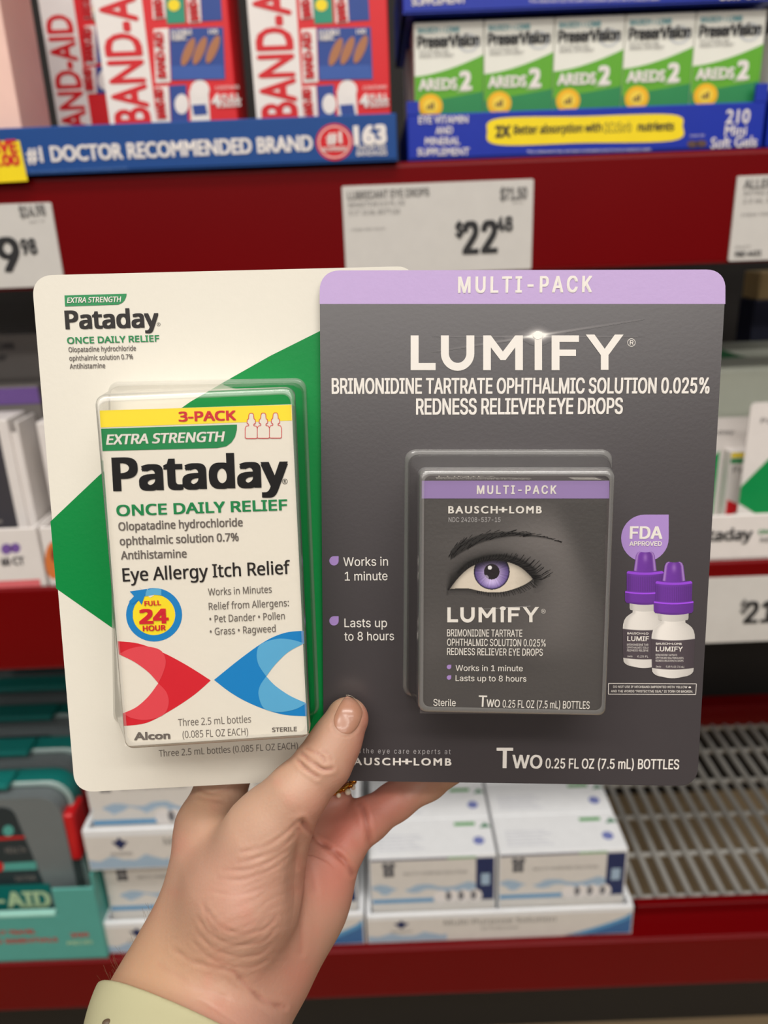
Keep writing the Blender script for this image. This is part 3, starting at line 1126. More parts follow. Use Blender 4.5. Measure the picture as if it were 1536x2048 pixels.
def slim_box(x0, x1, Y, dep_, z0, z1, label, front, name='slim_carton'):
    t = thing(name, label, 'box', ((x0 + x1) / 2, Y + dep_ / 2, z0), 'slim cartons in the left white tray')
    box('carton', x0, x1, Y, Y + dep_, z0, z1, m_white, t, .0015)
    box('front_print', x0 + .003, x1 - .012, Y - .0006, Y, z0 + .01, z1 - .012, front, t)
    for i in range(4 if x1 - x0 > .06 else 0):
        box('text_line', x0 + .008, x1 - .03, Y - .001, Y - .0006, z0 + .03 + i * .014, z0 + .034 + i * .014, m_grey, t)
    return t


ymb = ym + .02
zmt = at(40, 838, ymb).z
xq = at(36, 950, ymb).x
slim_box(xq - .16, xq, ymb, .05, zm + .004, zmt, 'white carton with a charcoal front, leftmost in the left white tray', m_dark)
slim_box(xq + .006, xmr - .008, ymb + .004, .05, zm + .004, zmt - .004, 'plain white carton edge beside the charcoal-fronted carton', m_white)
slim_box(xmr + .012, xmr + .06, ymb + .006, .05, zm + .004, zmt - .006, 'plain white carton next to the left edge of the white package', m_white)
for i, (ya, mm, lb) in enumerate(((.09, m_purple, 'purple and grey carton behind the white cartons at left, front one'), (.16, m_grey, 'tall grey carton behind the purple one, left middle shelf'))):
    zz_ = at(40, (772, 668)[i], ym + ya).z
    t = thing('tall_carton', lb, 'box', (xmr - .1, ym + ya + .03, zm))
    box('carton', xmr - .25, xmr - .006, ym + ya, ym + ya + .06, zm + .004, zz_, m_grey, t, .002)
    if i == 0:
        zc_ = at(40, 808, ym + ya).z
        box('purple_band', xmr - .25, xmr - .006, ym + ya - .001, ym + ya, zc_, zz_ - .002, m_purple, t)
    else:
        k = Ink(FS(ym + ya), t, .0003)
        k.text('EYE CARE', (-30, 700), (30, 697), 12, m_dark, 'def', .04)
        k.text('RELIEF', (-30, 722), (14, 720), 10, m_dark, 'def', .04)
        k.done()

# ================================================================== MIDDLE SHELF RIGHT
g_green = mat('drops_green', (0, 140, 72), .4)
xr0 = at(1400, 1080, ym).x
zrf = at(1480, 1030, ym).z
tmr = thing('eye_drop_display_tray', 'white tray ending in aday on the middle shelf, right of the grey package', 'tray', (xr0 + .15, YS + .15, zm))
tray(xr0, xr0 + .3, ym, ym + .4, zm, zrf, zrf, m_white, tmr, th=.004)
k = Ink(FS(ym), tmr, .0002)
k.text('Pataday', (1380, 1083), (1502, 1079), 24, ink_dk, 'noto', .06)
k.text('ONCE DAILY', (1516, 1068), (1600, 1064), 9, g_green, 'def', .05)
k.text('RELIEF', (1520, 1084), (1570, 1081), 9, ink_gr, 'def', .03)
k.done()


def card_pack(x0, x1, Y, z0, z1, label, small=False):
    t = thing('carded_eye_drops', label, 'package', ((x0 + x1) / 2, Y, z0), 'carded eye drops in the right white tray')
    s = FS(Y)
    slab(s, rrect([(x0, z0 - 1.5), (x1, z0 - 1.5), (x1, z1 - 1.5), (x0, z1 - 1.5)], .006), -.0015, 0, 'card', m_white, t)
    k = Ink(s, t, .0002)
    h, w_ = z1 - z0, x1 - x0
    R = lambda u, v: (x0 + w_ * u, z0 - 1.5 + h * v)
    k.poly([R(0.0, .42), R(.0, .30), R(.33, .13), R(.33, .72)], g_green, 'green_arrow', 1, raw=True)
    V, Fc, ww, hg = glyphs('Pataday', 'noto')
    k.add('lettering', ink_dk, [(x0 + w_ * (.1 + .34 * x / ww), z0 - 1.5 + h * .86 + y / hg * h * .035) for x, y in V], Fc, 2)
    k.done()
    box('carton', x0 + w_ * .36, x0 + w_ * .8, Y - .02, Y - .0004, z0 + h * .12, z0 + h * .74, m_white, t, .001)
    k = Ink(FS(Y - .02), t, .0002)
    k.poly([R(.37, .69), R(.79, .69), R(.79, .73), R(.37, .73)], b_yel, 'yellow_band', 1, raw=True)
    k.poly([R(.37, .64), R(.65, .64), R(.65, .68), R(.37, .68)], g_green, 'green_band', 1, raw=True)
    k.add('lettering', ink_dk, [(x0 + w_ * (.4 + .35 * x / ww), z0 - 1.5 + h * .56 + y / hg * h * .05) for x, y in V], Fc, 2)
    k.poly([R(.38, .32), R(.38, .16), R(.57, .24)], b_red, 'red_fish', 1, raw=True)
    k.poly([R(.78, .32), R(.78, .16), R(.59, .24)], mat('print_blue', (10, 130, 205), .4), 'blue_fish', 1, raw=True)
    k.done()
    return t


xe = at(1478, 1000, ymb + .02).x
card_pack(xe, xe + .14, ymb + .02, zm + .004, at(1500, 806, ymb + .02).z, 'white eye drop card with a green arrow at the right picture edge')
xe2 = at(1400, 900, ymb + .07).x
card_pack(max(xe2 - .03, xr0 + .006), xe2 + .12, ymb + .07, zm + .004, at(1460, 835, ymb + .07).z, 'smaller eye drop card behind the green-arrow one, red fish shape showing')
for i, (y_, pyt) in enumerate(((.13, 735), (.22, 700))):
    t = thing('pale_carton', ('pale carton behind the right eye drop cards, nearer one' if i == 0 else 'pale carton behind the right eye drop cards, farther one with a green arc'), 'box', (xe, ym + y_, zm))
    box('carton', max(xe2 - .05, xr0 + .006), min(xe2 + .22, xr0 + .293), ym + y_, ym + y_ + .08, zm + .004, at(1480, pyt, ym + y_).z, mat('pale_green_board', (176, 180, 166), .5), t, .006, 3)
    if i == 1:
        Yc = ym + y_
        pts = [at(1440 + 12 * j, 706 + 6 * math.sin(j * .4) + j * 2.5, Yc - .002) for j in range(10)]
        bm = bmesh.new()
        pr = None
        for p in pts:
            a, b = bm.verts.new(p + Vector((0, 0, .006))), bm.verts.new(p - Vector((0, 0, .006)))
            if pr:
                bm.faces.new((pr[0], pr[1], b, a))
            pr = (a, b)
        bmobj('green_arc', bm, mat('arc_green', (30, 92, 54), .4), t)
tb = thing('beige_box', 'small beige carton high at the back, right picture edge', 'box', at(1528, 600, ym + .3))
pb = at(1514, 600, ym + .3)
box('carton', pb.x, pb.x + .1, pb.y, pb.y + .05, pb.z + 0, at(1520, 545, ym + .3).z, mat('beige_board', (196, 168, 118), .5), tb, .002)
box('base', pb.x - .003, pb.x + .1, pb.y, pb.y + .05, zm + .2, pb.z, mat('navy_board', (30, 34, 60), .5), tb, .002)
box('carton', pb.x - .003, pb.x + .1, pb.y, pb.y + .05, zm + .004, zm + .2, dark, tb, .002)
#CUT#
# ================================================================== THE TWO HELD PACKAGES
def cvec(x, y, z):
    """camera-frame direction (image right, image down, away) as a world direction"""
    return RT * x - UP * y + fwd * z


c_white = mat('card_white', (222, 217, 204), .42, .25, noise=.012, scale=300, bump=.04, bscale=700)
c_grey = mat('card_charcoal', (66, 61, 63), .32, 1.0, noise=.02, scale=300, bump=.02, bscale=900)
c_lav = mat('card_lavender', (186, 160, 208), .40, .5, noise=.02, scale=300, bump=.04, bscale=900)
c_green = mat('card_green', (0, 130, 60), .42, .25, noise=.02, bump=.04, bscale=700)
ink_w = mat('white_ink', (232, 226, 218), .45)
ink_k = mat('black_ink', (14, 12, 14), .45, .3)
ink_s = mat('soft_black_ink', (38, 34, 33), .45, .3)
ink_m = mat('mid_grey_ink', (112, 104, 98), .45)
ink_lg = mat('light_grey_ink', (178, 174, 174), .45)
ink_red = mat('scarlet_ink', (214, 34, 48), .4)
ink_redl = mat('light_scarlet_ink', (226, 72, 82), .4)
ink_blu = mat('azure_ink', (20, 130, 200), .4)
ink_blul = mat('light_azure_ink', (92, 172, 216), .4)
ink_yel = mat('lemon_ink', (250, 224, 40), .4)
ink_gn = mat('emerald_ink', (0, 132, 70), .4)
ink_lav = mat('lavender_ink', (168, 136, 200), .4)
pet = clear_plastic('blister_plastic', (0.985, 0.985, 0.975), .05, 1.0)
pet_edge = clear_plastic('blister_rim_plastic', (0.965, 0.965, 0.95), .22, 3.0, .13)  # whitish diffuse mix paints in the bright light caught by the rim


def plane_at(px, py, d, V, slope):
    V = Vector(V).normalized()
    uz = -(V.x + V.y * slope) / V.z
    U = Vector((1, slope, uz)).normalized()
    return Surf(cp(px, py, d), cvec(*U), -cvec(*V))


SL = plane_at(768, 1024, .2500, (-.04, 8.15, 1), .006)      # charcoal card
SP = plane_at(640, 1024, .2522, (.312, 8.82, 1), -.044)      # white card

# ---------------- white package
pw = thing('eye_drop_package', 'white and green carded eye allergy drops package, held at left under the thumb', 'package', SP.px(380, 1580))
q = [SP.uv(*p) for p in ((150, 1585), (775, 1552), (832, 532), (63, 551))]
slab(SP, rrect(q, .0062, 8), -.0007, 0, 'card', c_white, pw)
k = Ink(SP, pw)


def c3(x, y):
    return (60 + x / 2.56, 530 + y / 2.56)


def c4(x, y):
    return (180 + x / 3.072, 1000 + y / 3.072)


k.poly([(101, 1043), (197, 952), (300, 861), (380, 804), (450, 763), (540, 712), (660, 652), (720, 640), (720, 1535), (619, 1467), (460, 1395), (340, 1328), (222, 1254), (112.5, 1177)], c_green, 'green_arrow')
k.poly([c3(*p) for p in ((177, 156), (495, 147), (493, 162), (484, 182), (472, 194), (452, 203), (180, 212))], ink_gn, 'green_banner', 2)
k.text('EXTRA STRENGTH', c3(192, 195), c3(464, 189), 10.5, ink_w, 'noto', .035, .2, layer=3)
k.text('Pataday', c3(188, 326), c3(657, 316), 35, ink_s, 'noto', .06)
k.circle(c3(659, 304), 3.6, ink_s, 'lettering', 2, r0=3.0)
k.text('R', c3(656, 308), c3(663, 308), 3.6, ink_s, 'noto')
k.text('ONCE DAILY RELIEF', c3(193, 403), c3(662, 391), 12.5, ink_gn, 'noto', .05)
for t_, a, b in (('Olopatadine hydrochloride', (199, 446), (543, 438)), ('ophthalmic solution 0.7%', (203, 490), (528, 481)), ('Antihistamine', (205, 531), (386, 527))):
    k.text(t_, c3(*a), c3(*b), 9.8, ink_m, 'noto', .025)
k.text('Three 2.5 mL bottles (0.085 FL OZ EACH)', c4(425, 1577), c4(1278, 1528), 14, ink_m, 'noto', .0)
k.done()

HP = .0225
SPF = SP.up(HP)
qf = [SPF.uv(*p) for p in ((250, 1491), (614, 1470), (584, 809), (199, 821))]
u0, u1 = (qf[0][0] + qf[3][0]) / 2, (qf[1][0] + qf[2][0]) / 2
v0_, v1_ = (qf[0][1] + qf[1][1]) / 2, (qf[2][1] + qf[3][1]) / 2
bx_white = mat('carton_white', (232, 225, 212), .40, .45, noise=.012, bump=.05, bscale=500)


def carton(SF, rect, dep_, m, parent, side=None, side_m=None):
    a, b, c, d = rect
    o = slab(SF, [(a, c), (b, c), (b, d), (a, d)], -dep_, 0, 'carton', m, parent)
    if side_m:
        o.data.materials.append(side_m)
        for p in o.data.polygons:
            if p.normal.dot(SF.u) > .9:
                p.material_index = 1
    return o


bxw = carton(SPF, (u0, u1, v0_, v1_), HP - .0012, bx_white, pw, side_m=c_green)
k = Ink(SPF, bxw)
k.poly([SPF.px(*p) and p for p in ((199.5, 821), (583.5, 809.5), (584.5, 841), (201, 855))], ink_yel, 'yellow_band')
k.text('3-PACK', c3(765, 800), c3(1053, 793), 18.5, ink_red, 'noto', .07)
k.poly([c3(*p) for p in ((364, 838), (1060, 817), (1059, 845), (1050, 880), (1032, 908), (1005, 928), (960, 937), (371, 952))], ink_gn, 'green_banner', 2)
k.text('EXTRA STRENGTH', c3(393, 919), c3(988, 902), 19.5, ink_w, 'noto', .05, .2, layer=3)
for i in range(3):
    ox, oy = 1133 + i * 62, 757 - i * 1
    pts = [(-12, 10), (-7, 2), (7, 2), (12, 10), (14, 32), (20, 34), (22, 52), (13, 58), (13, 66), (26, 68), (31, 80), (31, 128), (24, 131), (-24, 131), (-31, 128), (-31, 80), (-26, 68), (-13, 66), (-13, 58), (-22, 52), (-20, 34), (-14, 32), (-12, 10)]
    k.line([c3(ox + x, oy + y) for x, y in pts], 1.3, ink_red, 'bottle_outline', 3)
    k.poly([c3(ox + x, oy + y) for x, y in pts[:-1]], bx_white, 'bottle_shape', 2)
k.text('Pataday', c3(437, 1152), c3(1314, 1130), 64, ink_k, 'noto', .065)
k.circle(c3(1305, 1108), 5.4, ink_k, 'lettering', 2, r0=4.5)
k.text('R', c3(1300, 1114), c3(1311, 1114), 5.5, ink_k, 'noto', .02)
k.text('ONCE DAILY RELIEF', c4(168, 97), c4(1210, 60), 21.5, ink_gn, 'noto', .055)
for t_, a, b in (('Olopatadine hydrochloride', (178, 187), (938, 160)), ('ophthalmic solution 0.7%', (186, 277), (913, 250)), ('Antihistamine', (193, 364), (594, 352))):
    k.text(t_, c4(*a), c4(*b), 16.5, ink_m, 'noto', .035)
k.text('Eye Allergy Itch Relief', c4(205, 500), c4(1230, 452), 27, ink_s, 'noto', .022)
for t_, a, b in (('Works in Minutes', (727, 586), (1117, 568)), ('Relief from Allergens:', (731, 674), (1222, 651)), ('\u2022 Pet Dander \u2022 Pollen', (735, 752), (1197, 731)), ('\u2022 Grass \u2022 Ragweed', (738, 829), (1141, 809))):
    k.text(t_, c4(*a), c4(*b), 14.5, ink_m, 'noto', .006)
k.circle(c4(394, 705), 56, ink_blu, 'blue_ring', 1, ry=53.5, r0=42.5)
k.circle(c4(392, 705), 42.5, ink_yel, 'yellow_disc', 1, ry=40.6)
k.poly([c4(*p) for p in ((300, 530), (345, 580), (370, 600), (395, 585), (350, 545), (330, 545))], bx_white, 'ring_gap', 2)
k.poly([c4(*p) for p in ((245, 561), (352, 545), (318, 643), (297, 612), (262, 640), (240, 622), (272, 590))], ink_blu, 'ring_arrow', 3)
k.poly([c4(*p) for p in ((345, 552), (400, 541), (440, 545), (440, 585), (392, 581), (340, 592))], ink_blul, 'ring_tail', 3)
k.text('FULL', c4(338, 649), c4(436, 643), 9.5, ink_red, 'noto', .06, layer=4)
k.text('24', c4(312, 757), c4(478, 752), 28, ink_red, 'noto', .09, layer=4)
k.text('HOUR', c4(328, 803), c4(465, 798), 10.5, ink_red, 'noto', .07, layer=4)
rp = spline([(170, 867), (300, 882), (450, 938), (600, 1018), (742, 1108)], 5) + spline([(742, 1108), (640, 1197), (500, 1290), (350, 1368), (207, 1388)], 5)[1:] + [(203, 1310)] + spline([(203, 1310), (285, 1272), (360, 1205), (420, 1125)], 5)[1:] + spline([(420, 1125), (360, 1058), (275, 995), (178, 947)], 5)[1:]
k.poly([c4(*p) for p in rp], ink_red, 'red_fish', 1)
r2 = spline([(178, 947), (240, 915), (330, 898), (430, 920), (466, 985), (450, 1060), (420, 1125)], 5) + spline([(420, 1125), (360, 1058), (275, 995), (178, 947)], 5)[1:-1]
k.poly([c4(*p) for p in r2], ink_redl, 'light_red_lobe', 2)
r3 = spline([(420, 1125), (470, 1180), (484, 1250), (450, 1320), (350, 1350), (260, 1340), (203, 1310)], 5) + spline([(203, 1310), (285, 1272), (360, 1205), (420, 1125)], 5)[1:-1]
k.poly([c4(*p) for p in r3], ink_redl, 'light_red_lobe', 2)
bp = spline([(1313, 803), (1200, 815), (1080, 865), (930, 970), (762, 1105)], 5) + spline([(762, 1105), (860, 1180), (960, 1238), (1080, 1288), (1200, 1320), (1331, 1328)], 5)[1:] + [(1330, 1248)] + spline([(1330, 1248), (1230, 1203), (1140, 1142), (1083, 1083)], 5)[1:] + spline([(1083, 1083), (1140, 1008), (1220, 932), (1316, 880)], 5)[1:]
k.poly([c4(*p) for p in bp], ink_blu, 'blue_fish', 1)
b2 = spline([(1083, 1083), (1035, 1010), (1025, 940), (1050, 885), (1150, 852), (1240, 858), (1316, 880)], 5) + spline([(1316, 880), (1220, 932), (1140, 1008), (1083, 1083)], 5)[1:-1]
k.poly([c4(*p) for p in b2], ink_blul, 'light_blue_lobe', 2)
b3 = spline([(1083, 1083), (1045, 1140), (1036, 1200), (1070, 1280), (1160, 1302), (1260, 1285), (1330, 1248)], 5) + spline([(1330, 1248), (1230, 1203), (1140, 1142), (1083, 1083)], 5)[1:-1]
k.poly([c4(*p) for p in b3], ink_blul, 'light_blue_lobe', 2)
k.text('Alcon', c4(275, 1473), c4(491, 1465), 15.5, ink_m, 'def', .07)
k.text('Three 2.5 mL bottles', c4(543, 1388), c4(990, 1366), 15, ink_m, 'noto', .0)
k.text('(0.085 FL OZ EACH)', c4(570, 1462), c4(972, 1443), 15, ink_m, 'noto', .0)
k.text('STERILE', c4(1120, 1424), c4(1270, 1418), 8.8, ink_m, 'noto', .045)
k.done()
# printed top flap and side of the white carton
sT = Surf(SPF.P(u0, v1_, 0), SPF.u, -SPF.n)
k = Ink(sT, bxw)
V, Fc, w_, hg = glyphs('Eye Allergy Itch Relief', 'noto')
k.add('lettering', ink_s, [((u1 - u0) * (.22 + .5 * x / w_), .0105 - y / hg * .0035 * -1 - .004) for x, y in V], Fc, 1)
k.done()
sR = Surf(SPF.P(u1, v0_, 0), -SPF.n, SPF.v)
k = Ink(sR, bxw)
rr = random.Random(3)
for j in range(5):
    v = .004
    while v < (v1_ - v0_) - .012:
        L_ = rr.uniform(.004, .014)
        k.poly([(.003 + j * .0034, v), (.0042 + j * .0034, v), (.0042 + j * .0034, v + L_), (.003 + j * .0034, v + L_)], mat('pale_green_ink', (120, 190, 150), .4), 'small_print', 1, raw=True)
        v += L_ + rr.uniform(.001, .003)
k.done()


def blister(SB, base_px, SFr, front_px, rb, rf, parent, bulge=.001):
    """clear formed bubble: flange on the card, wall, rounded shoulder, front window"""
    B = rrect([SB.uv(*p) for p in base_px], rb, 8)
    Fq = rrect([SFr.uv(*p) for p in front_px], rf, 8)
    n = len(B)
    h = (SFr.o - SB.o).dot(SB.n)
    cb = (sum(a for a, b in B) / n, sum(b for a, b in B) / n)
    cf = (sum(a for a, b in Fq) / n, sum(b for a, b in Fq) / n)

    def grow(P_, c, g):
        out = []
        for a, b in P_:
            da, db = a - c[0], b - c[1]
            L_ = math.hypot(da, db)
            out.append((a + da / L_ * g, b + db / L_ * g))
        return out
    rings = [[SB.P(a, b, .0002) for a, b in grow(B, cb, .0016)],
             [SB.P(a, b, .0011) for a, b in grow(B, cb, .0009)],
             [SB.P(a, b, .0013) for a, b in B]]
    top = [SFr.P(a, b, -.0016) for a, b in Fq]
    base = rings[-1]
    for t_ in (.05, .5, .9):
        rings.append([base[i].lerp(top[i], t_) for i in range(n)])
    rings.append(top)
    rings.append([SFr.P(a, b, -.0005) for a, b in grow(Fq, cf, -.0004)])
    rings.append([SFr.P(a, b, 0) for a, b in grow(Fq, cf, -.0014)])
    rings.append([SFr.P(a, b, -.0002) for a, b in grow(Fq, cf, -.0024)])
    vs = [v for r in rings for v in r]
    fs = []
    for j in range(len(rings) - 1):
        for i in range(n):
            fs.append((j * n + i, j * n + (i + 1) % n, (j + 1) * n + (i + 1) % n, (j + 1) * n + i))
    fs.append(tuple((len(rings) - 1) * n + i for i in range(n)))
    o = meshpy('blister', vs, fs, pet, parent, True)
    o.data.materials.append(pet_edge)
    for i, p in enumerate(o.data.polygons):
        j = i // n
        if j in (0, 1, 2, 5, 6, 7, 8) and i < len(fs) - 1:
            p.material_index = 1
    o.data.polygons[len(fs) - 1].use_smooth = False
    return o


SPW = SP.up(HP + .0016)
blister(SP, ((232, 1440), (634, 1422), (607, 765), (222, 772)), SPW, ((249, 1501), (620, 1477), (588, 773), (187, 790)), .0035, .0028, pw)

# ---------------- charcoal package
pg = thing('redness_eye_drop_package', 'charcoal and lavender carded redness reliever eye drops package with an eye picture', 'package', SL.px(1050, 1570))
q = [SL.uv(*p) for p in ((648, 1561), (1394, 1572), (1453, 539), (639, 541))]
slab(SL, rrect(q, .0062, 8), -.0007, 0, 'card', c_grey, pg)
k = Ink(SL, pg)
qb = rrect(q, .0062, 8)
cut = SL.uv(1000, 608)[1]
band = [(a, b) for a, b in qb if b > cut]
band = [(q[3][0] + (q[0][0] - q[3][0]) * .066, cut)] + band  # left foot of the band
band = sorted(band[1:], key=lambda p: -math.atan2(p[1] - cut, p[0] - SL.uv(1046, 608)[0]))
band = [(SL.uv(639.3, 608))] + band + [(SL.uv(1450.5, 608))]
k.poly(band, c_lav, 'lavender_band', 1, raw=True)


def c5(x, y):
    return (630 + x / 1.829, 520 + y / 1.829)


def c6(x, y):
    return (790 + x / 2.363, 880 + y / 2.363)


def c7(x, y):
    return (1180 + x / 4.876, 1000 + y / 4.876)


k.text('MULTI-PACK', c5(525, 120), c5(1010, 117), 30.5, ink_w, 'interw', .04, layer=2)


def lumify(k, C, x, y, s, m, layer=3):
    """the wordmark as drawn strokes; C maps layout points, (x, y) baseline left, s = cap height in layout units / 130"""
    X = lambda a: x + (a - 350) * s
    Y = lambda b: y + (b - 403) * s

    def st(pts, w=29, closed=False):
        # polyline stroke of width w (layout units)
        L_, R_ = [], []
        for i, p in enumerate(pts):
            a = pts[max(0, i - 1)]
            b = pts[min(len(pts) - 1, i + 1)]
            dx, dy = b[0] - a[0], b[1] - a[1]
            n_ = math.hypot(dx, dy)
            L_.append((p[0] - dy / n_ * w / 2, p[1] + dx / n_ * w / 2))
            R_.append((p[0] + dy / n_ * w / 2, p[1] - dx / n_ * w / 2))
        for i in range(len(pts) - 1):
            q_ = [L_[i], L_[i + 1], R_[i + 1], R_[i]]
            k.poly([C(X(a), Y(b)) for a, b in q_], m, 'wordmark', layer + i * .001)
    pol = lambda pts, l=0: k.poly([C(X(a), Y(b)) for a, b in pts], m, 'wordmark', layer + l)
    pol([(350, 276), (379, 276), (379, 377), (441, 377), (441, 403), (350, 403)])
    st([(475, 276), (475, 342)] + [(521.5 - 46.5 * math.cos(a), 342 + 49 * math.sin(a)) for a in [math.radians(v) for v in range(10, 180, 10)]] + [(568, 342), (568, 276)], 29)
    pol([(615, 276), (643, 276), (687, 335), (732, 276), (760, 276), (760, 403), (732, 403), (732, 320), (697, 366), (678, 366), (643, 320), (643, 403), (615, 403)])
    pol([(803, 276), (830, 276), (830, 403), (803, 403)])
    pol([(865, 276), (965, 276), (965, 300), (894, 300), (894, 328), (954, 328), (954, 351), (894, 351), (894, 403), (865, 403)])
    pol([(990, 273), (1022, 273), (1059, 325), (1096, 273), (1128, 273), (1073, 348), (1073, 402), (1045, 402), (1045, 348)])


lumify(k, c5, 350, 403, 1.0, ink_w, 3)
k.circle(c5(1157, 302), 8.2, ink_w, 'lettering', 2, r0=7.1)
k.text('R', c5(1151, 310), c5(1164, 310), 8.5, ink_w, 'inter', .03)
# printed sparkle over the i
spark = vmat('print_picture', .32, 1.0, .02, 900)
spark2 = vmat('print_picture_carton', .38, .5, .06, 900)


def patch(SF, C, x0, y0, x1, y1, nx, ny, fn, m, name, parent, h, mask=None):
    """a printed picture: a fine grid on the face whose vertices carry the print colour (sRGB 0-255 from fn)"""
    gx, gy = np.meshgrid(np.linspace(x0, x1, nx), np.linspace(y0, y1, ny))
    fx, fy = gx.ravel(), gy.ravel()
    rgb = np.clip(fn(fx, fy), 0, 255)
    # bilinear placement through the four corners keeps straight rows on the flat face
    vs = np.array([SF.px(*C(a, b), h) for a, b in zip(fx, fy)])
    keep = np.ones(len(fx), bool) if mask is None else mask(fx, fy)
    fs = []
    K = keep.reshape(ny, nx)
    idx = np.arange(nx * ny).reshape(ny, nx)
    ok = K[:-1, :-1] & K[1:, :-1] & K[:-1, 1:] & K[1:, 1:]
    a = idx[1:, :-1][ok]
    b = idx[1:, 1:][ok]
    c = idx[:-1, 1:][ok]
    d = idx[:-1, :-1][ok]
    fs = np.stack([a, b, c, d], 1).tolist()
    o = meshpy(name, vs.tolist(), fs, m, parent)
    at_ = o.data.color_attributes.new('print', 'FLOAT_COLOR', 'POINT')
    l = rgb / 255.0
    l = np.where(l <= .04045, l / 12.92, ((l + .055) / 1.055) ** 2.4)
    at_.data.foreach_set('color', np.concatenate([l, np.ones((len(l), 1))], 1).astype(np.float32).ravel())
    return o


GR = np.array([66, 61, 63.0])


def f_spark(x, y):
    d = ((x - 815) / 26) ** 2 + ((y - 276) / 20) ** 2
    g = np.exp(-d) * 1.0 + .5 * np.exp(-(((x - 815) / 55) ** 2 + ((y - 276) / 14) ** 2))
    ly = 276 - (x - 815) * .155
    g += .5 * np.exp(-((y - ly) / 4.5) ** 2) * np.exp(-np.abs(x - 815) / 170)
    g += .28 * np.exp(-((y - 280) / 3.5) ** 2) * np.exp(-np.abs(x - 815) / 200)
    edge = np.clip(np.minimum((x - 400) / 60, (1240 - x) / 60), 0, 1)
    g = np.clip(g * edge, 0, 1)[:, None]
    return GR * (1 - g) + np.array([240, 236, 228.0]) * g


patch(SL, c5, 400, 215, 1240, 345, 260, 60, f_spark, spark, 'sparkle', pg, .00009, mask=lambda x, y: f_spark(x, y)[:, 0] > GR[0] + 3)


def f_flash(x, y):
    g = np.exp(-(((x - 815) / 26) ** 2 + ((y - 276) / 20) ** 2))[:, None]
    return GR * (1 - g) + np.array([242, 238, 230.0]) * g


patch(SL, c5, 795, 258, 836, 292, 20, 16, lambda x, y: np.tile(np.array([240., 236, 228]), (len(x), 1)), spark, 'sparkle_core', pg, .00024, mask=lambda x, y: ((x - 815) / 20) ** 2 + ((y - 275) / 16) ** 2 < 1)
k.text('BRIMONIDINE TARTRATE OPHTHALMIC SOLUTION 0.025%', c5(63, 489), c5(1440, 487), 30, ink_w, 'inter', .03)
k.text('REDNESS RELIEVER EYE DROPS', c5(371, 565), c5(1123, 562), 31, ink_w, 'inter', .03)
for t_, a, b in (('Works in', (687, 1132), (776, 1131)), ('1 minute', (690, 1161), (775, 1160)), ('Lasts up', (689, 1254), (774, 1254)), ('to 8 hours', (689, 1281), (788, 1280))):
    k.text(t_, a, b, 17.5, ink_w, 'inter', .008)


def drop(k, c, r, m, layer=2, nm='drop_mark'):
    pts = [(c[0] + r * math.cos(a), c[1] + r * math.sin(a)) for a in [math.radians(v) for v in range(0, 271, 15)]]
    k.poly(pts + [(c[0] + r, c[1] - r)], m, nm, layer)


drop(k, (668, 1121.5), 9.3, ink_lav)
drop(k, (668, 1241.5), 9.3, ink_lav)
k.text('the eye care experts at', (726, 1506), (901, 1508), 10.5, ink_lg, 'interw', .0)
k.text('from', (690, 1505.5), (721, 1506), 10.5, ink_lg, 'inter', .0)
k.text('BAUSCH', (691, 1529), (801, 1530), 14.5, ink_w, 'defw', .045)
k.text('+', (804, 1530), (823, 1530), 15, ink_w, 'def', .07)
k.text('LOMB', (828, 1530), (902, 1530.5), 14.5, ink_w, 'defw', .045)
k.text('T', (994, 1535), (1024, 1535), 41, ink_w, 'inter', .035)
k.text('WO', (1025, 1535.5), (1083, 1536), 27, ink_w, 'inter', .035)
k.text('0.25 FL OZ (7.5 mL) BOTTLES', (1091, 1536), (1357, 1538), 20.5, ink_w, 'inter', .02)
k.poly([c7(*p) for p in [(535 + 232 * math.cos(a), 372 + 230 * math.sin(a)) for a in [math.radians(v) for v in range(0, 271, 10)]] + [(767, 142)]], ink_lav, 'drop_badge', 1)
k.text('FDA', c7(390, 375), c7(697, 375), 24, ink_w, 'inter', .05)
k.text('APPROVED', c7(383, 446), c7(695, 446), 8.8, ink_w, 'inter', .035)
k.line([c7(*p) for p in ((180, 1788), (1037, 1792), (1030, 1896), (178, 1893), (180, 1788))], 1.1, ink_w, 'box_outline')
k.text('DO NOT USE IF NECKBAND IMPRINTED WITH YELLOW', c7(225, 1830), c7(945, 1834), 4.6, ink_w, 'inter', .01)
k.circle(c7(972, 1826), 2.6, ink_w, 'lettering', ry=1.6)
k.text('AND THE WORDS "PROTECTIVE SEAL" IS TORN OR BROKEN.', c7(203, 1873), c7(1000, 1877), 4.6, ink_w, 'inter', .01)

# printed bottles (flat picture): rows of a turned outline with the print's own tones
P_W, P_V = np.array([238., 232, 224]), np.array([112., 52, 160])
P_L = np.array([84., 74, 80])


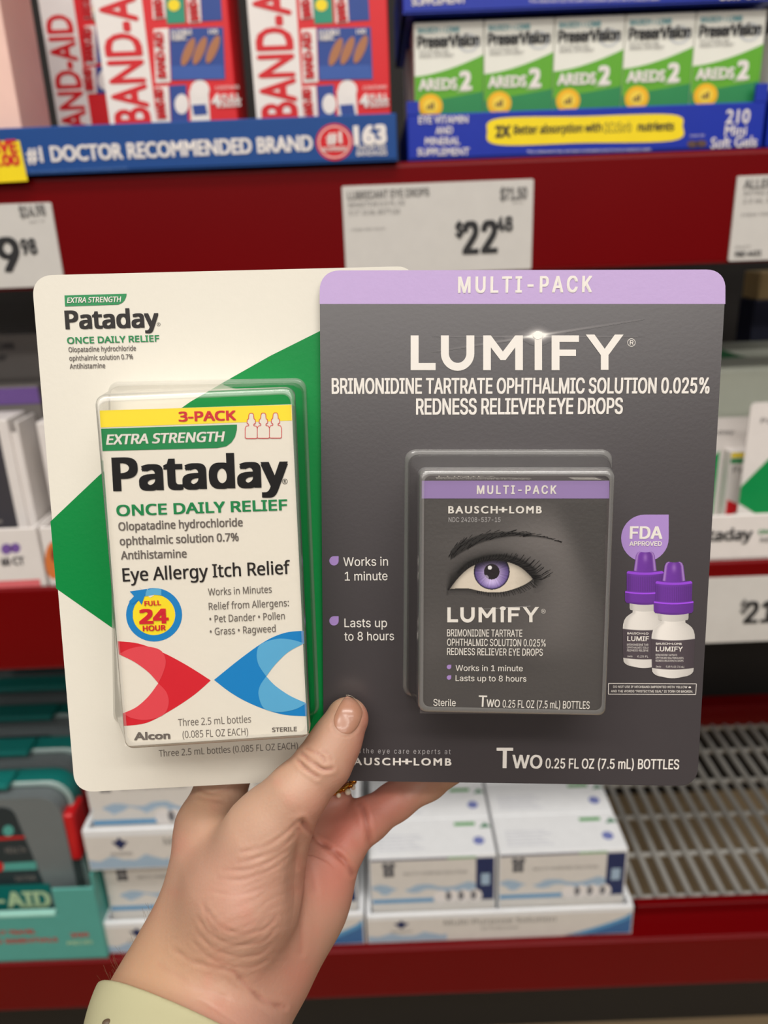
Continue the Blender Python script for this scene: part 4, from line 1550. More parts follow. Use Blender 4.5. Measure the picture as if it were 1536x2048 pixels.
def bottle_print(cx, oy, layer, tilt=0.0):
    prof = [(600, 55), (606, 66), (612, 78), (640, 92), (700, 100), (760, 108), (788, 112), (789, 165), (800, 178), (815, 180), (980, 177), (982, 190), (1000, 194), (1080, 192), (1100, 178), (1105, 147), (1150, 147), (1168, 140), (1172, 116), (1195, 118), (1215, 150), (1240, 180), (1270, 198), (1310, 209), (1360, 212), (1500, 209), (1640, 203), (1670, 200), (1690, 186), (1705, 165), (1715, 140), (1720, 105)]
    ys = np.array([p[0] for p in prof])
    ws = np.array([p[1] for p in prof])
    yy = np.unique(np.concatenate([np.linspace(600, 1720, 130), ys, ys + .5]))
    yy = yy[yy <= 1720]
    hw = np.interp(yy, ys, ws)
    T = np.linspace(-1, 1, 41)
    X = cx + hw[:, None] * T[None, :] - (yy[:, None] - 1100) * .012
    bow = 16 * (1 - T ** 2)
    Yp = yy[:, None] + oy + bow[None, :] * np.where(yy > 785, 1, .5)[:, None]
    vs = [SL.px(*c7(a, b), layer * .00006) for a, b in zip(X.ravel(), Yp.ravel())]
    t = np.tile(T, (len(yy), 1))
    y_ = np.tile(yy[:, None], (1, 41))
    edge = np.abs(t) ** 6
    base = np.where(((y_ < 1105))[..., None], P_V, P_W)
    lab = (y_ > 1355) & (y_ < 1640)
    base = np.where(lab[..., None], P_L, base)
    sh = 1 - .18 * (t * .5 + .5) ** 2 - .12 * np.exp(-((t + .9) / .15) ** 2)
    rib = ((y_ > 830) & (y_ < 975))
    sh = np.where(rib, sh * (.94 + .12 * np.cos(t * 60) * (1 - edge)), sh)
    sh = np.where((y_ > 985) & (y_ < 1000), 1.5, sh)
    sh = np.where((y_ > 789) & (y_ < 812), 1.35, sh)
    sh = np.where((y_ > 1083) & (y_ < 1105), .85, sh)
    sh = np.where((y_ > 1105) & (y_ < 1172), sh * .9, sh)
    sh = np.where((y_ > 1640), sh * .96, sh)
    rgb = base * sh[..., None]
    tip = y_ < 785
    hl = np.exp(-((np.abs(t) - .86) / .12) ** 2) * tip + .6 * np.exp(-((t) / .22) ** 2) * np.exp(-((y_ - 650) / 40) ** 2) * tip
    rgb = rgb * (1 - .55 * hl[..., None]) + np.array([222., 196, 240]) * .55 * hl[..., None]
    n = 41
    fs = [(j * n + i, (j + 1) * n + i, (j + 1) * n + i + 1, j * n + i + 1) for j in range(len(yy) - 1) for i in range(n - 1)]
    o = meshpy('printed_bottle', vs, fs, spark, pg)
    ca = o.data.color_attributes.new('print', 'FLOAT_COLOR', 'POINT')
    l = np.clip(rgb.reshape(-1, 3), 0, 255) / 255
    l = np.where(l <= .04045, l / 12.92, ((l + .055) / 1.055) ** 2.4)
    ca.data.foreach_set('color', np.concatenate([l, np.ones((len(l), 1))], 1).astype(np.float32).ravel())


bottle_print(533, -98, 2)
bottle_print(812, 0, 3.4)
for ox, oy, ly, cut_ in ((362, 1308, 2.7, 1), (640, 1408, 4.2, 0)):
    k.text('BAUSCH+LO' if cut_ else 'BAUSCH+LOMB', c7(ox, oy), c7(ox + (205 if cut_ else 250), oy + 2), 4, ink_w, 'def', .04, layer=ly)
    k.text('LUMIF' if cut_ else 'LUMIFY', c7(ox, oy + 64), c7(ox + (208 if cut_ else 258), oy + 66), 9.5, ink_w, 'inter', .03, layer=ly)
    for i, (t_, wd_) in enumerate((('BRIMONIDINE TARTRATE', 210), ('OPHTHALMIC SOLUTION 0.025%', 272), ('REDNESS RELIEVER EYE DROPS', 270))):
        k.text(t_[:15] if cut_ else t_, c7(ox - 3, oy + 110 + i * 28), c7(ox - 3 + min(wd_, 208 if cut_ else 999), oy + 112 + i * 28), 4, ink_w, 'inter', .0, layer=ly)
    k.text('Sterile', c7(ox, oy + 222), c7(ox + 50, oy + 223), 3.4, ink_w, 'inter', layer=ly)
    k.text('0.25 FL' if cut_ else '0.25 FL OZ (7.5 mL)', c7(ox + 98, oy + 224), c7(ox + (205 if cut_ else 275), oy + 226), 3.8, ink_w, 'inter', layer=ly)
k.done()

HL = .0220
SLF = SL.up(HL)
qf = [SLF.uv(*p) for p in ((841, 1425), (1207, 1431), (1219, 961), (843.5, 961))]
u0, u1 = (qf[0][0] + qf[3][0]) / 2, (qf[1][0] + qf[2][0]) / 2
v0_, v1_ = (qf[0][1] + qf[1][1]) / 2, (qf[2][1] + qf[3][1]) / 2
bx_grey = mat('carton_charcoal', (82, 76, 76), .38, .5, noise=.02, bump=.05, bscale=500)
bxg = carton(SLF, (u0, u1, v0_, v1_), HL - .0012, bx_grey, pg)


def seg_d(px_, py_, pts):
    d = np.full(len(px_), 1e9)
    for (a, b), (c, e) in zip(pts[:-1], pts[1:]):
        dx, dy = c - a, e - b
        t = np.clip(((px_ - a) * dx + (py_ - b) * dy) / (dx * dx + dy * dy), 0, 1)
        d = np.minimum(d, np.hypot(px_ - a - t * dx, py_ - b - t * dy))
    return d


def face_tone(x, y):
    """the dim grey face photograph printed on the charcoal carton"""
    g = lambda cx, cy, sx, sy: np.exp(-(((x - cx) / sx) ** 2 + ((y - cy) / sy) ** 2))
    b = 80 + 26 * g(660, 460, 170, 120) + 22 * g(800, 640, 120, 260) + 14 * g(700, 900, 230, 180) + 8 * g(380, 500, 180, 60)
    ex = 700 + 190 * np.clip((y - 320) / 400, 0, 1.4)
    out = 1 / (1 + np.exp(-(x - ex - 60) / 22))
    b = b * (1 - out) + 74 * out
    b += 8 * g(180, 950, 90, 160) - 8 * g(520, 1060, 260, 60)
    b = np.where(y < 300, 78 + (b - 78) * np.clip((y - 282) / 40, 0, 1), b)
    return np.stack([b * 1.0, b * .955, b * .94], 1)


up_lid = spline([(252, 706), (290, 655), (345, 603), (400, 577), (460, 566), (530, 572), (590, 595), (632, 628), (655, 655)], 5)
lo_lid = spline([(252, 706), (300, 702), (350, 703), (400, 714), (450, 721), (510, 718), (570, 702), (620, 680), (655, 655)], 5)
brow_t = spline([(248, 540), (290, 492), (350, 462), (430, 438), (530, 430), (620, 436), (700, 455), (778, 480)], 5)
brow_b = spline([(262, 570), (320, 532), (380, 500), (450, 476), (540, 460), (620, 458), (700, 466), (778, 480)], 5)


def f_eye(x, y):
    rgb = face_tone(x, y)
    win = np.clip(np.minimum(np.minimum((x - 240) / 22, (790 - x) / 30), np.minimum((y - 420) / 20, (736 - y) / 12)), 0, 1)
    u = np.interp(x, [p[0] for p in up_lid], [p[1] for p in up_lid], left=1e4, right=1e4)
    l = np.interp(x, [p[0] for p in lo_lid], [p[1] for p in lo_lid], left=-1e4, right=-1e4)
    dl = seg_d(x, y, up_lid)
    dlo = seg_d(x, y, lo_lid)
    sm = np.exp(-(dl / 34) ** 2) * (y < u + 6) * win
    rgb = rgb * (1 - .62 * sm[:, None])
    rgb = rgb * (1 - .35 * (win * np.exp(-(dlo / 16) ** 2))[:, None])
    crease = seg_d(x, y, spline([(300, 625), (350, 580), (430, 552), (520, 548), (600, 572), (660, 612)], 5))
    rgb = rgb * (1 - .5 * np.exp(-(crease / 7) ** 2)[:, None])
    ins = (y > u) & (y < l)
    wht = np.array([216., 204, 188]) * (1 - .3 * np.exp(-((y - u) / 20) ** 2))[:, None] * (1 - .18 * np.clip((x - 560) / 90, 0, 1))[:, None] * (1 - .2 * np.exp(-((x - 262) / 30) ** 2))[:, None]
    rgb = np.where(ins[:, None], wht, rgb)
    r = np.hypot(x - 457, y - 622)
    th = np.arctan2(y - 622, x - 457)
    fib = .5 + .5 * np.sin(th * 46 + np.sin(th * 9) * 3)
    v = np.clip((r - 34) / 50, 0, 1)
    iris = np.array([186., 166, 214])[None] * (1 - v)[:, None] + np.array([92., 72, 140])[None] * v[:, None]
    lowlight = np.exp(-(((x - 457) / 50) ** 2 + ((y - 676) / 24) ** 2))
    iris = iris * (1 - .15 * fib[:, None]) + 60 * lowlight[:, None]
    iris = iris * (1 - .75 * np.clip((r - 76) / 9, 0, 1))[:, None]
    iris = iris * (1 - .7 * np.exp(-((y - u) / 30) ** 2))[:, None]
    rgb = np.where((ins & (r < 85))[:, None], iris, rgb)
    rgb = np.where((ins & (r < 37))[:, None], np.array([38., 32, 36]), rgb)
    rgb = np.where((r < 37)[:, None] & (((x - 430) ** 2 + (y - 650) ** 2) < 150)[:, None] & ins[:, None], np.array([150., 140, 160]), rgb)
    rgb = np.where((((x - 448) ** 2 + (y - 603) ** 2) < 90)[:, None], np.array([236., 232, 232]), rgb)
    rgb = np.where((dl < 4.5)[:, None], np.array([30., 27, 28]), rgb)
    rgb = np.where((dlo < 1.8)[:, None], rgb * .6, rgb)
    bt = np.interp(x, [p[0] for p in brow_t], [p[1] for p in brow_t], left=1e4, right=1e4)
    bb = np.interp(x, [p[0] for p in brow_b], [p[1] for p in brow_b], left=-1e4, right=-1e4)
    s_ = np.clip((y - bt) / 8, 0, 1) * np.clip((bb - y) / 8, 0, 1)
    hair = .75 + .25 * np.sin(x * .9 + y * 1.3)
    rgb = rgb * (1 - (.72 * s_ * hair)[:, None])
    return rgb


patch(SLF, c6, 131, 278, 1008, 1296, 110, 128, face_tone, spark2, 'face_picture', bxg, .00005,
      mask=lambda x, y: (x < 1004 - (y - 278) * .024) & (x > 133 - (y - 278) * .005) & (y < 1284 + (x - 131) * .012))
patch(SLF, c6, 238, 418, 792, 738, 300, 175, f_eye, spark2, 'eye_picture', bxg, .0001,
      mask=lambda x, y: np.abs(f_eye(x, y) - face_tone(x, y)).max(1) > 1.2)
k = Ink(SLF, bxg)
k.poly([SLF.px(*p) and p for p in ((843.7, 961.3), (1218.7, 961.3), (1218.2, 997), (843.4, 997))], mat('carton_lavender', (150, 126, 178), .38), 'lavender_band', 2)
rr = random.Random(11)
for i in range(60):      # eyelashes, outer ones long
    t_ = i / 59
    j = int(t_ * (len(up_lid) - 1))
    x_, y_ = up_lid[j]
    if x_ < 330:
        continue
    f_ = (x_ - 330) / 325
    L_ = 14 + 88 * f_ ** 1.5 * rr.uniform(.75, 1.05)
    a = math.radians(-80 + 66 * f_ + rr.uniform(-7, 7))
    mx_, my_ = x_ + math.cos(a + .35) * L_ * .5, y_ + math.sin(a + .35) * L_ * .5
    ex_, ey_ = x_ + math.cos(a) * L_, y_ + math.sin(a) * L_
    k.line([c6(x_, y_), c6(mx_, my_), c6(ex_, ey_)], .75, ink_k, 'printed_lashes', 3)
for i in range(30):
    t_ = i / 29
    j = int((.35 + .62 * t_) * (len(lo_lid) - 1))
    x_, y_ = lo_lid[j]
    L_ = 12 + 30 * t_ * rr.uniform(.7, 1)
    a = math.radians(95 - 55 * t_ + rr.uniform(-10, 10))
    k.line([c6(x_, y_), c6(x_ + math.cos(a) * L_, y_ + math.sin(a) * L_)], .55, ink_k, 'printed_lashes', 3)
for i in range(110):     # eyebrow hairs
    t_ = rr.random()
    j = int(t_ * (len(brow_t) - 1))
    a_, b_ = brow_t[j], brow_b[min(j, len(brow_b) - 1)]
    w_ = rr.random()
    x_, y_ = a_[0] * (1 - w_) + b_[0] * w_, a_[1] * (1 - w_) + b_[1] * w_
    L_ = rr.uniform(20, 34) * (1 - .3 * t_)
    a = math.radians(-62 + 75 * t_ + rr.uniform(-8, 8))
    k.line([c6(x_, y_), c6(x_ + math.cos(a) * L_, y_ + math.sin(a) * L_)], .8, ink_k, 'printed_brow', 3)
k.text('MULTI-PACK', c6(388, 254), c6(760, 254), 16.5, ink_w, 'interw', .04, layer=3)
k.text('BAUSCH', c6(253, 346), c6(483, 346), 14, ink_w, 'defw', .045)
k.text('+', c6(492, 346), c6(528, 346), 14, ink_w, 'def', .07)
k.text('LOMB', c6(541, 346), c6(691, 346), 14, ink_w, 'defw', .045)
k.text('NDC 24208-537-15', c6(253, 387), c6(498, 387), 9.3, ink_lg, 'inter', .0)
sc_ = 433 / 778
lumify(k, c6, 247, 861, sc_, ink_w, 3)
k.circle(c6(701, 809), 4.4, ink_w, 'lettering', 2, r0=3.8)
k.text('R', c6(696, 814), c6(706, 814), 4.2, ink_w, 'inter')
k.circle(c6(509, 795), 6, ink_w, 'sparkle_core', 4, ry=4)
k.line([c6(400, 800), c6(640, 784)], .6, ink_lg, 'sparkle_ray', 2)
for t_, a, b in (('BRIMONIDINE TARTRATE', (246, 927), (600, 929)), ('OPHTHALMIC SOLUTION 0.025%', (246, 971), (711, 975)), ('REDNESS RELIEVER EYE DROPS', (246, 1015), (697, 1019))):
    k.text(t_, c6(*a), c6(*b), 14.3, ink_w, 'inter', .01)
k.text('Works in 1 minute', c6(286, 1090), c6(603, 1092), 11.8, ink_w, 'inter', .008)
k.text('Lasts up to 8 hours', c6(286, 1138), c6(620, 1141), 11.8, ink_w, 'inter', .008)
drop(k, c6(255, 1072), 4.4, ink_lav)
drop(k, c6(255, 1122), 4.4, ink_lav)
k.text('Sterile', c6(181, 1255), c6(286, 1257), 14, ink_w, 'inter', .008)
k.text('T', c6(395, 1259), c6(432, 1260), 23, ink_w, 'inter', .02)
k.text('WO', c6(432, 1260), c6(494, 1262), 15.5, ink_w, 'inter', .02)
k.text('0.25 FL OZ (7.5 mL) BOTTLES', c6(508, 1263), c6(918, 1270), 15.5, ink_w, 'inter', .01)
k.done()
sT = Surf(SLF.P(u0, v1_, 0), SLF.u, -SLF.n)
k = Ink(sT, bxg)
for t_, a, b, y_ in (('LUMIFY', .1, .42, .0125), ('BRIMONIDINE TARTRATE OPHTHALMIC SOLUTION 0.025%', .08, .6, .0070), ('REDNESS RELIEVER EYE DROPS', .08, .58, .0030)):
    V, Fc, w_, hg = glyphs(t_, 'inter')
    k.add('lettering', ink_w, [((u1 - u0) * (a + (b - a) * x / w_), y_ + y / hg * .0025 * (-1 if 0 else 1)) for x, y in V], Fc, 1)
for i in range(6):
    k.poly([((u1 - u0) * (.82 + .0), .004 + i * .0014), ((u1 - u0) * .97, .004 + i * .0014), ((u1 - u0) * .97, .0046 + i * .0014), ((u1 - u0) * .82, .0046 + i * .0014)], ink_w, 'small_print', 1, raw=True)
k.done()
SLW = SL.up(HL + .0016)
blister(SL, ((812, 1385), (1205, 1392), (1218, 907), (816, 907)), SLW, ((836, 1426), (1213, 1434), (1232, 938), (838, 938)), .0035, .0024, pg)

# ================================================================== THE HAND
R3 = np.array([[RT.x, UP.x, -fwd.x], [RT.y, UP.y, -fwd.y], [RT.z, UP.z, -fwd.z]])
CAMn = np.array(CAM)


def cc(px, py, d):
    return np.array([(px - W / 2) / F * d, -(py - H / 2) / F * d, -d])


def chain(pts):
    return [(cc(a[0], a[1], a[2]), cc(b[0], b[1], b[2]), a[3] * a[2] / F, b[3] * b[2] / F) for a, b in zip(pts[:-1], pts[1:])]


def smin(a, b, k_):
    h = np.maximum(k_ - np.abs(a - b), 0) / k_
    return np.minimum(a, b) - h * h * k_ * .25


def cap_sdf(P, seg):
    a, b, ra, rb = seg
    ab = b - a
    t = np.clip((P - a) @ ab / (ab @ ab), 0, 1)
    return np.linalg.norm(P - a - t[:, None] * ab, axis=1) - (ra + (rb - ra) * t)


palm = (chain([(335, 2420, .205, 165), (345, 2200, .228, 140), (345, 2045, .248, 124)]) + chain([(400, 2420, .205, 165), (420, 2200, .228, 135), (438, 2030, .250, 104)]) +
        chain([(345, 2045, .248, 122), (392, 1950, .258, 108), (412, 1650, .265, 54)]) +
        chain([(543, 1655, .2475, 66), (492, 1790, .248, 93), (458, 1930, .252, 86)]) +
        chain([(500, 1975, .257, 72), (540, 1915, .262, 70), (612, 1800, .270, 66), (664, 1700, .275, 58)]) +
        chain([(470, 1940, .264, 78), (600, 1695, .282, 54)]) + chain([(450, 1930, .266, 78), (500, 1660, .281, 52)]))
thumb = chain([(530, 1668, .2465, 76), (592, 1588, .2438, 59), (649, 1524, .2458, 53), (671, 1484, .2478, 48), (694, 1438, .2500, 43)])
index = chain([(412, 1655, .267, 54), (440, 1580, .275, 48), (500, 1470, .277, 44), (560, 1380, .268, 40)])
middle = chain([(560, 1680, .283, 52), (575, 1560, .289, 47), (580, 1470, .285, 43), (590, 1380, .270, 40)])
ring_f = chain([(640, 1690, .281, 50), (652, 1590, .287, 45), (640, 1480, .284, 42), (650, 1390, .271, 38)])
pinky = chain([(690, 1672, .277, 47), (735, 1640, .280, 41), (790, 1603, .283, 36), (855, 1563, .285, 34.5), (960, 1500, .272, 31)])


def hand_sdf(P):
    d = None
    for s_ in palm:
        v = cap_sdf(P, s_)
        d = v if d is None else smin(d, v, .015)
    for fch, kk in ((thumb, .009), (index, .006), (middle, .005), (ring_f, .005), (pinky, .0055)):
        f_ = None
        for s_ in fch:
            v = cap_sdf(P, s_)
            f_ = v if f_ is None else smin(f_, v, .003)
        d = smin(d, f_, kk)
    return d


def sdf_mesh(fn, lo, hi, h):
    """surface nets on a grid, evaluated only near the surface"""
    B = 4
    n = (np.ceil((hi - lo) / (h * B)).astype(int)) * B
    cn = n // B
    ax = [lo[i] + (np.arange(cn[i]) + .5) * B * h for i in range(3)]
    G = np.stack(np.meshgrid(*ax, indexing='ij'), -1).reshape(-1, 3)
    cd_ = fn(G).reshape(cn)
    near = np.abs(cd_) < B * h * 1.9
    D = np.repeat(np.repeat(np.repeat(cd_, B, 0), B, 1), B, 2).astype(np.float32)
    Mk = np.repeat(np.repeat(np.repeat(near, B, 0), B, 1), B, 2)
    I = np.argwhere(Mk)
    D[Mk] = fn(lo + (I + .0) * h)
    s_ = D < 0
    c = np.zeros(tuple(n - 1), np.uint8)
    for dx in (0, 1):
        for dy in (0, 1):
            for dz in (0, 1):
                c += s_[dx:n[0] - 1 + dx, dy:n[1] - 1 + dy, dz:n[2] - 1 + dz]
    cells = np.argwhere((c > 0) & (c < 8))
    vid = -np.ones(tuple(n - 1), np.int64)
    vid[tuple(cells.T)] = np.arange(len(cells))
    acc = np.zeros((len(cells), 3))
    cnt = np.zeros(len(cells))
    cor = [(0, 0, 0), (1, 0, 0), (0, 1, 0), (1, 1, 0), (0, 0, 1), (1, 0, 1), (0, 1, 1), (1, 1, 1)]
    for a in range(8):
        for b in range(a + 1, 8):
            da = np.array(cor[a])
            db = np.array(cor[b])
            if np.abs(da - db).sum() != 1:
                continue
            va = D[tuple((cells + da).T)]
            vb = D[tuple((cells + db).T)]
            m_ = (va < 0) != (vb < 0)
            t = np.where(m_, va / np.where(va - vb == 0, 1, va - vb), 0)
            acc += np.where(m_[:, None], da + t[:, None] * (db - da), 0)
            cnt += m_
    V = lo + (cells + acc / cnt[:, None]) * h
    fs = []
    for ax_ in range(3):
        o = [0, 0, 0]
        o[ax_] = 1
        sl0 = tuple(slice(1, n[i] - 1) for i in range(3))
        a = s_[1:n[0] - 1, 1:n[1] - 1, 1:n[2] - 1]
        b = s_[1 + o[0]:n[0] - 1 + o[0], 1 + o[1]:n[1] - 1 + o[1], 1 + o[2]:n[2] - 1 + o[2]]
        E = np.argwhere(a != b) + 1
        sg = s_[tuple(E.T)]
        u = np.array([0, 0, 0])
        v = np.array([0, 0, 0])
        u[(ax_ + 1) % 3] = 1
        v[(ax_ + 2) % 3] = 1
        ok = np.all(E + 0 < n - 1, axis=1)
        E, sg = E[ok], sg[ok]
        q_ = [vid[tuple((E - w_).T)] for w_ in (0 * u, u, u + v, v)]
        Q = np.stack(q_, 1)
        good = (Q >= 0).all(1)
        Q, sg = Q[good], sg[good]
        Q[~sg] = Q[~sg][:, ::-1]
        fs.append(Q)
    Fq = np.concatenate(fs)
    return V, Fq


def grad(fn, P, e=.0004):
    g = np.stack([fn(P + np.array(v)) - fn(P - np.array(v)) for v in ((e, 0, 0), (0, e, 0), (0, 0, e))], 1)
    return g / np.linalg.norm(g, axis=1)[:, None]


def raw_mesh(name, V, Q, m, parent, smooth=True):
    me = bpy.data.meshes.new(name)
    Vw = CAMn + V @ R3.T
    me.from_pydata(Vw.tolist(), [], Q.tolist())
    me.update()
    if smooth:
        me.shade_smooth()
    return link(name, me, m, parent)


lo = np.array([-.125, -.205, -.305])
hi = np.array([.050, -.040, -.185])
V, Q = sdf_mesh(hand_sdf, lo, hi, .00056)
N = grad(hand_sdf, V)
PX = W / 2 + F * V[:, 0] / -V[:, 2]
PY = H / 2 - F * V[:, 1] / -V[:, 2]
facing = np.clip(-(N * (V / np.linalg.norm(V, axis=1)[:, None])).sum(1) * 2.5, 0, 1)


def c1(x, y):
    return (200 + x / 2.021, 1360 + y / 2.021)


def c8(x, y):
    return (540 + x / 3.657, 1360 + y / 3.657)


creases = [  # (points in crop coordinates, map, width px, depth mm)
    ([(818, 572), (850, 612), (905, 655), (960, 705), (1000, 745), (1022, 780)], c1, 4, 2.2),
    ([(1052, 500), (1075, 560), (1088, 620), (1092, 664)], c1, 4.5, 1.2),
    ([(808, 590), (806, 640), (812, 720), (838, 790)], c1, 7, .8),
    ([(830, 800), (826, 900), (822, 1000), (810, 1100)], c1, 5, .7),
    ([(838, 720), (860, 780), (870, 850)], c1, 5, .5),
    ([(570, 695), (640, 680), (710, 648), (775, 600), (795, 570)], c1, 3, .45),
    ([(560, 735), (650, 715), (730, 680), (785, 640)], c1, 3, .45),
    ([(500, 765), (590, 765), (680, 735), (760, 690)], c1, 3, .4),
    ([(480, 800), (570, 805), (660, 780), (750, 735)], c1, 3, .35),
    ([(450, 850), (540, 865), (640, 845), (730, 800)], c1, 3, .3),
    ([(430, 920), (490, 985), (570, 1015), (660, 1005), (710, 960)], c1, 3, .45),
    ([(400, 960), (460, 1030), (560, 1065), (660, 1050), (700, 1010)], c1, 3, .4),
    ([(390, 1010), (450, 1075), (540, 1110), (640, 1110), (690, 1070)], c1, 3, .4),
    ([(380, 1060), (440, 1120), (520, 1150), (610, 1160), (680, 1130)], c1, 3, .4),
    ([(540, 1175), (590, 1235), (650, 1285), (700, 1310), (745, 1322)], c1, 4, 1.0),
    ([(300, 1090), (380, 1140), (470, 1160), (540, 1178)], c1, 4, .5),
    ([(240, 1150), (320, 1200), (400, 1250), (500, 1290)], c1, 6, .3),
    ([(420, 900), (440, 960), (470, 1020)], c1, 4, .3),
    ([(205, 590), (240, 630), (290, 670), (345, 705)], c8, 3, 1.3),
    ([(232, 540), (290, 590), (345, 630), (400, 660), (450, 650)], c8, 3, 1.3),
    ([(270, 500), (330, 530), (380, 560), (400, 600)], c8, 2.6, .9),
    ([(385, 520), (430, 545), (450, 580)], c8, 2.4, .6),
    ([(400, 640), (430, 655), (470, 640)], c8, 2.6, .3),
    ([(455, 300), (470, 370), (520, 408), (580, 405), (625, 370), (650, 320)], c8, 2.2, .35),
    ([(958, 780), (975, 830), (1000, 880)], c8, 4, .3),
    ([(640, 910), (680, 950), (700, 1040), (725, 1170)], c8, 4, .6),
    ([(398, 440), (430, 452), (470, 455), (520, 446)], c1, 3, .5),
    ([(400, 470), (440, 484), (500, 486)], c1, 3, .4),
]
disp = np.zeros(len(V))
for pts, Cm, wpx, dmm in creases:
    P2 = [Cm(*p) for p in spline(pts, 4)]
    d = seg_d(PX, PY, P2)
    ends = np.minimum(np.hypot(PX - P2[0][0], PY - P2[0][1]), np.hypot(PX - P2[-1][0], PY - P2[-1][1]))
    fade = np.clip(ends / 14 + .25, 0, 1)
    wq = wpx * 1.25
    jit = .55 + .45 * np.sin(PX * .11 + PY * .07 + pts[0][0])
    disp -= dmm * .00058 * fade * jit * np.exp(-(d / wq) ** 2)
    disp += dmm * .00016 * fade * np.exp(-((d - wq * 2.2) / (wq * 1.3)) ** 2)
gb = lambda x, y, sx, sy=None: np.exp(-(((PX - x) / sx) ** 2 + ((PY - y) / (sy or sx)) ** 2))
disp -= .0035 * gb(650, 1650, 45, 50) * (V[:, 2] < -.262)
disp -= .0020 * gb(600, 1760, 26, 90)
disp += .0015 * gb(470, 1830, 60, 70)
disp += .0008 * gb(300, 2010, 40, 60) * 0
# fine parallel skin lines over the ball of the thumb and the wrist, knuckle folds
wa = PY * .93 + PX * .34 + 7 * np.sin(PX * .021 + PY * .008) + 3 * np.sin(PX * .07 + 1.3) + 2 * np.sin(PY * .05)
m1 = gb(520, 1770, 85, 110) + .7 * gb(460, 1900, 110, 60)
am = .5 + .5 * np.sin(PX * .045 + np.sin(PY * .06) * 2)
disp -= .00009 * m1 * am * (1 - np.abs(np.sin(wa / 5.6))) ** 2 * 2
disp -= .00007 * m1 * (1 - am) * (1 - np.abs(np.sin(wa / 8.3 + 1))) ** 2 * 2
wb_ = PY * .80 - PX * .6 + 4 * np.sin(PX * .03)
m2 = gb(430, 2010, 120, 60)
disp -= .00015 * m2 * am * (1 - np.abs(np.sin(wb_ / 9.0))) ** 2 * 2
V = V + N * (disp * facing)[:, None]

SK = dict(base=np.array([178., 138, 116]), red=np.array([196., 118, 102]), pink=np.array([190., 140, 124]), tan=np.array([182., 144, 112]), pale=np.array([190., 156, 132]))
col = np.tile(SK['base'], (len(V), 1))


def blend(c, w_):
    global col
    w_ = np.clip(w_, 0, 1)[:, None]
    col = col * (1 - w_) + c * w_


blend(SK['tan'], gb(300, 1950, 130, 160) * .8 + gb(400, 1600, 70, 60) * .6)
blend(SK['pale'], gb(500, 1640, 90, 80) * .7 + gb(600, 1560, 80, 60) * .6)
blend(SK['pink'], gb(480, 1800, 110, 120) * .45 + gb(470, 2040, 120, 60) * .6)
blend(SK['red'], gb(690, 1650, 75, 70) * .85 + gb(670, 1760, 70, 70) * .65 + gb(600, 1950, 60, 90) * .4 + gb(780, 1600, 60, 50) * .6)
blend(SK['red'], gb(735, 1440, 16, 60) * .5 + gb(720, 1530, 25, 50) * .5)
blend(SK['tan'], gb(690, 1400, 30, 16) * .5)
rs = np.random.RandomState(4)
for _ in range(70):
    x_, y_ = rs.uniform(230, 740), rs.uniform(1450, 2048)
    blend(SK['red'] if rs.rand() < .5 else SK['pale'], gb(x_, y_, rs.uniform(8, 22)) * .16)
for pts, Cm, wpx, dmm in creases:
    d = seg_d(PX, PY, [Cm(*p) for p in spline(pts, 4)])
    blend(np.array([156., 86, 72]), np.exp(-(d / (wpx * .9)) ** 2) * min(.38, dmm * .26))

skin = mat('skin', (206, 158, 128), .5, .4)
nt = skin.node_tree
pr = nt.nodes['Principled BSDF']
a = nt.nodes.new('ShaderNodeAttribute')
a.attribute_name = 'print'
nt.links.new(a.outputs['Color'], pr.inputs['Base Color'])
pr.inputs['Subsurface Weight'].default_value = .35
pr.inputs['Subsurface Radius'].default_value = (1.0, .35, .2)
pr.inputs['Subsurface Scale'].default_value = .004
tc = nt.nodes.new('ShaderNodeTexCoord')
vo = nt.nodes.new('ShaderNodeTexVoronoi')
vo.inputs['Scale'].default_value = 900
no = nt.nodes.new('ShaderNodeTexNoise')
no.inputs['Scale'].default_value = 260
no.inputs['Detail'].default_value = 5
mp = nt.nodes.new('ShaderNodeMapping')
mp.inputs['Scale'].default_value = (1, 1, .45)
nt.links.new(tc.outputs['Object'], mp.inputs[0])
nt.links.new(mp.outputs[0], no.inputs['Vector'])
nt.links.new(tc.outputs['Object'], vo.inputs['Vector'])
ad = nt.nodes.new('ShaderNodeMath')
ad.operation = 'ADD'
nt.links.new(vo.outputs['Distance'], ad.inputs[0])
nt.links.new(no.outputs['Fac'], ad.inputs[1])
bu = nt.nodes.new('ShaderNodeBump')
bu.inputs['Strength'].default_value = .11
bu.inputs['Distance'].default_value = .0004
nt.links.new(ad.outputs[0], bu.inputs['Height'])
nt.links.new(bu.outputs[0], pr.inputs['Normal'])

hand = thing('person', 'hand of a person with palm to the viewer, thumb over both held packages', 'person', cp(400, 2048, .25))
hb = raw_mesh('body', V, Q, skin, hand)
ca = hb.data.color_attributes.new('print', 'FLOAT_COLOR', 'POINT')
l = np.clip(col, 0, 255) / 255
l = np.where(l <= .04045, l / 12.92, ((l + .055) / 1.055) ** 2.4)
ca.data.foreach_set('color', np.concatenate([l, np.ones((len(l), 1))], 1).astype(np.float32).ravel())

